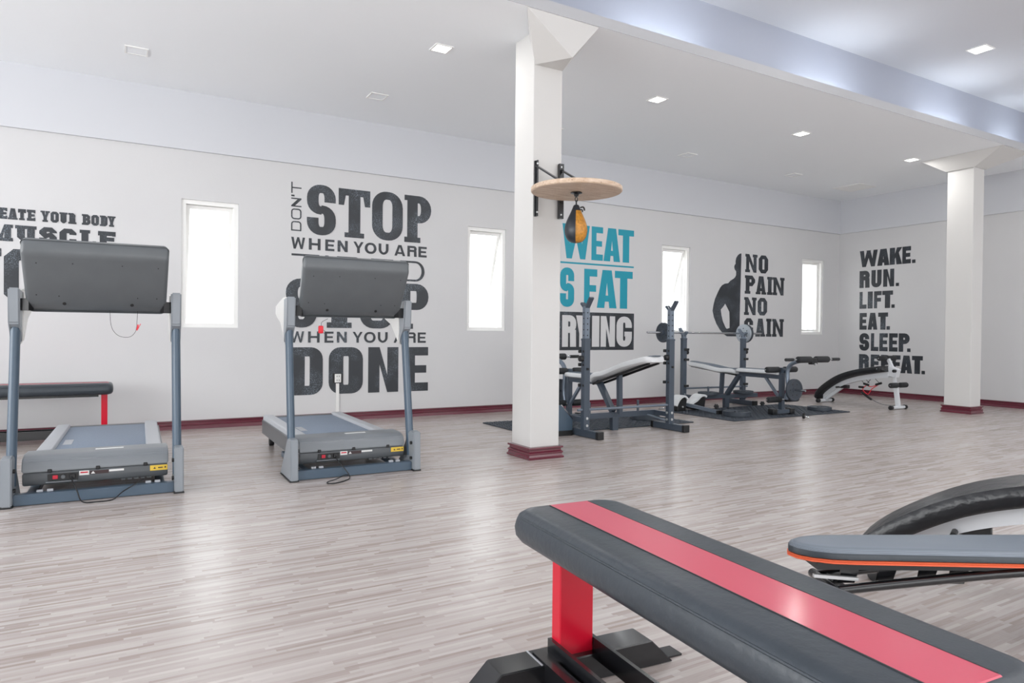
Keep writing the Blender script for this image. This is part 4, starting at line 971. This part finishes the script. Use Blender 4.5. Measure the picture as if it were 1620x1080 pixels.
# local x along the pad, local y away from the camera
def padlevel(z, ins, grow=0):
    pts = []; L = .95; hw = .098
    for j in range(9):
        a = math.radians(90+22.5*j); pts.append((.17+(.17-ins)*math.cos(a), (hw-.006-ins)*math.sin(a)))
    out = [(x, y, z+.00*x) for x, y in pts]
    out += [(L-ins, -hw-.02+ins, z), (L-ins, hw+.02-ins, z)]
    return out
def padslab(name, levels, m, smooth=50, label=None):
    bm = B(); rings = [[bm.verts.new(p) for p in padlevel(z, i)] for z, i in levels]
    for a_, b_ in zip(rings, rings[1:]):
        for j in range(len(a_)): bm.faces.new((a_[j], a_[(j+1) % len(a_)], b_[(j+1) % len(a_)], b_[j]))
    bm.faces.new(rings[0][::-1]); bm.faces.new(rings[-1]); return obj(name, bm, m, t, smooth, label)
padslab('pad_side', [(.305, .004), (.308, 0), (.322, .0), (.326, .003)], M['leather'])
padslab('pad_top', [(.326, .003), (.333, .008), (.338, .018), (.340, .035)], M['mesh_pad'])
padslab('piping', [(.292, .002), (.295, -.003), (.2985, 0), (.302, -.003), (.305, .003)], M['orange'], 60, 'orange piping')
bm = B(); box(bm, (.06, -.075, .272), (.93, .075, .293)); obj('base_board', bm, M['black'], t)
for s in (-1, 1):
    bm = B(); tube(bm, curve_pts([(.12, s*.07, .205), (.35, s*.07, .232), (.7, s*.07, .268), (.93, s*.07, .272)], 4), .015, 10); obj('frame_tube', bm, M['black_paint'], t, 40)
for x in (.15, .27, .40, .5):
    bm = B(); prism(bm, [(x, .215), (x+.05, .215), (x+.07, .275), (x+.01, .275)], -.03, -.024, 'y'); obj('bracket', bm, M['black_paint'], t)
bm = B(); cyl(bm, (.12, -.09, .205), (.12, .09, .205), .016, 12); obj('cross_tube', bm, M['black_paint'], t, 40)
bm = B(); bar(bm, (.06, -.05, .245), (.2, -.05, .235), .012, .01); obj('pull_pin', bm, M['bolt'], t)
bm = B(); bar(bm, (.16, 0, .215), (.05, 0, .03), .05, .05); obj('leg', bm, M['black_paint'], t)
bm = B(); cyl(bm, (.05, -.17, .025), (.05, .17, .025), .025, 12); obj('floor_bar', bm, M['black_paint'], t, 40)
bm = B(); bar(bm, (.80, 0, .27), (.93, 0, .03), .05, .05); obj('leg', bm, M['black_paint'], t)
bm = B(); cyl(bm, (.93, -.16, .025), (.93, .16, .025), .025, 12); obj('floor_bar', bm, M['black_paint'], t, 40)

# ------------------------------------------------------------------ speed bag platform
CX, CY, CZ = 2.985, 4.2, 2.055
t = thing('speed_bag_platform', 'round plywood speed bag board bracketed to the column', 'platform', (CX, CY, CZ))
bm = B(); lathe(bm, [(0, 0), (.333, 0), (.34, .006), (.34, .030), (.333, .036), (0, .036)], 64); obj('board', bm, M['wood'], t, 35)
for x in (2.872-CX, 3.098-CX):
    bm = B(); box(bm, (x-.012, 4.585-CY, 1.92-CZ), (x+.012, 4.602-CY, 2.358-CZ), .002, 1); box(bm, (x-.004 if x < 0 else x-.02, 4.56-CY, 1.92-CZ), (x+.004 if x < 0 else x+.02, 4.588-CY, 2.358-CZ)); w_ = obj('wall_bar', bm, M['black_paint'], t)
    for z in (2.33, 1.95):
        bm = B(); cyl(bm, (x-.006, 4.556-CY, z-CZ), (x-.006, 4.562-CY, z-CZ), .007, 8); obj('bolt', bm, M['bolt'], w_)
    bm = B(); bar(bm, (x, 4.58-CY, 2.315-CZ), (x+.0, 4.17-CY, 2.095-CZ), .022, .012); obj('brace', bm, M['black_paint'], t)
    bm = B(); bar(bm, (x, 4.58-CY, .043), (x, 3.95-CY, .043), .022, .012); obj('support_rail', bm, M['black_paint'], t)
bm = B(); lathe(bm, [(0, 0), (.042, 0), (.044, -.006), (.02, -.014), (.014, -.03), (0, -.03)], 24, (0, 0, -.001)); sw_ = obj('swivel', bm, M['black_paint'], t, 40)
t = thing('speed_bag', 'black and ochre leather speed bag hanging under the round board', 'punching bag', (CX, CY, CZ-.03))
bm = B(); tube(bm, curve_pts([(0, 0, 0), (.010, 0, -.015), (.008, 0, -.035), (-.008, 0, -.035), (-.010, 0, -.015), (0, 0, 0)], 3), .0035, 6); tube(bm, [(0, 0, -.03), (0, 0, -.075)], .006, 8); obj('hanger_ring', bm, M['black_paint'], t, 60)
PR = [(0, -.345), (.03, -.341), (.055, -.328), (.074, -.30), (.083, -.26), (.080, -.225), (.068, -.185), (.050, -.145), (.034, -.11), (.024, -.085), (.016, -.068), (0, -.062)]
pc = curve_pts([(r_, z, 0) for r_, z in PR], 3); PRF = [(max(p.x, 0), p.y) for p in pc]; PRF[0] = (0, PR[0][1]); PRF[-1] = (0, PR[-1][1])
def gores(name, which, m, scale=1.0, zmax=None):
    bm = B(); n = 48; lathe(bm, [(r_*scale, z) for r_, z in PRF], n)
    dl = []
    for f in bm.faces:
        c = f.calc_center_median(); a_ = math.degrees(math.atan2(c.y, c.x)) % 360
        k = int(((a_-235) % 360)//72)
        if (k in which) == False or (zmax is not None and c.z > zmax): dl.append(f)
    bmesh.ops.delete(bm, geom=dl, context='FACES'); bm.normal_update()
    bmesh.ops.solidify(bm, geom=bm.faces[:], thickness=.003); return obj(name, bm, m, t, 60)
gores('black_panel', (1, 2, 3, 4), M['grey_bag']); gores('ochre_panel', (0,), M['ochre'], 1.0, -.115); gores('neck_cuff', (0,), M['grey_bag'], .99, None)
for a_ in range(235, 595, 72):
    bm = B(); tube(bm, [(r_*1.012*math.cos(math.radians(a_)), r_*1.012*math.sin(math.radians(a_)), z) for r_, z in PRF[1:-1]], .0022, 5); obj('seam', bm, M['black'], t, 60)
bm = B(); tube(bm, curve_pts([(.02, -.025, -.085), (.04, -.03, -.08), (.052, -.03, -.09), (.055, -.03, -.105)], 4), .006, 6); tube(bm, curve_pts([(.018, -.02, -.1), (.036, -.024, -.1), (.044, -.02, -.115)], 4), .005, 6); obj('lace', bm, M['black'], t, 60)
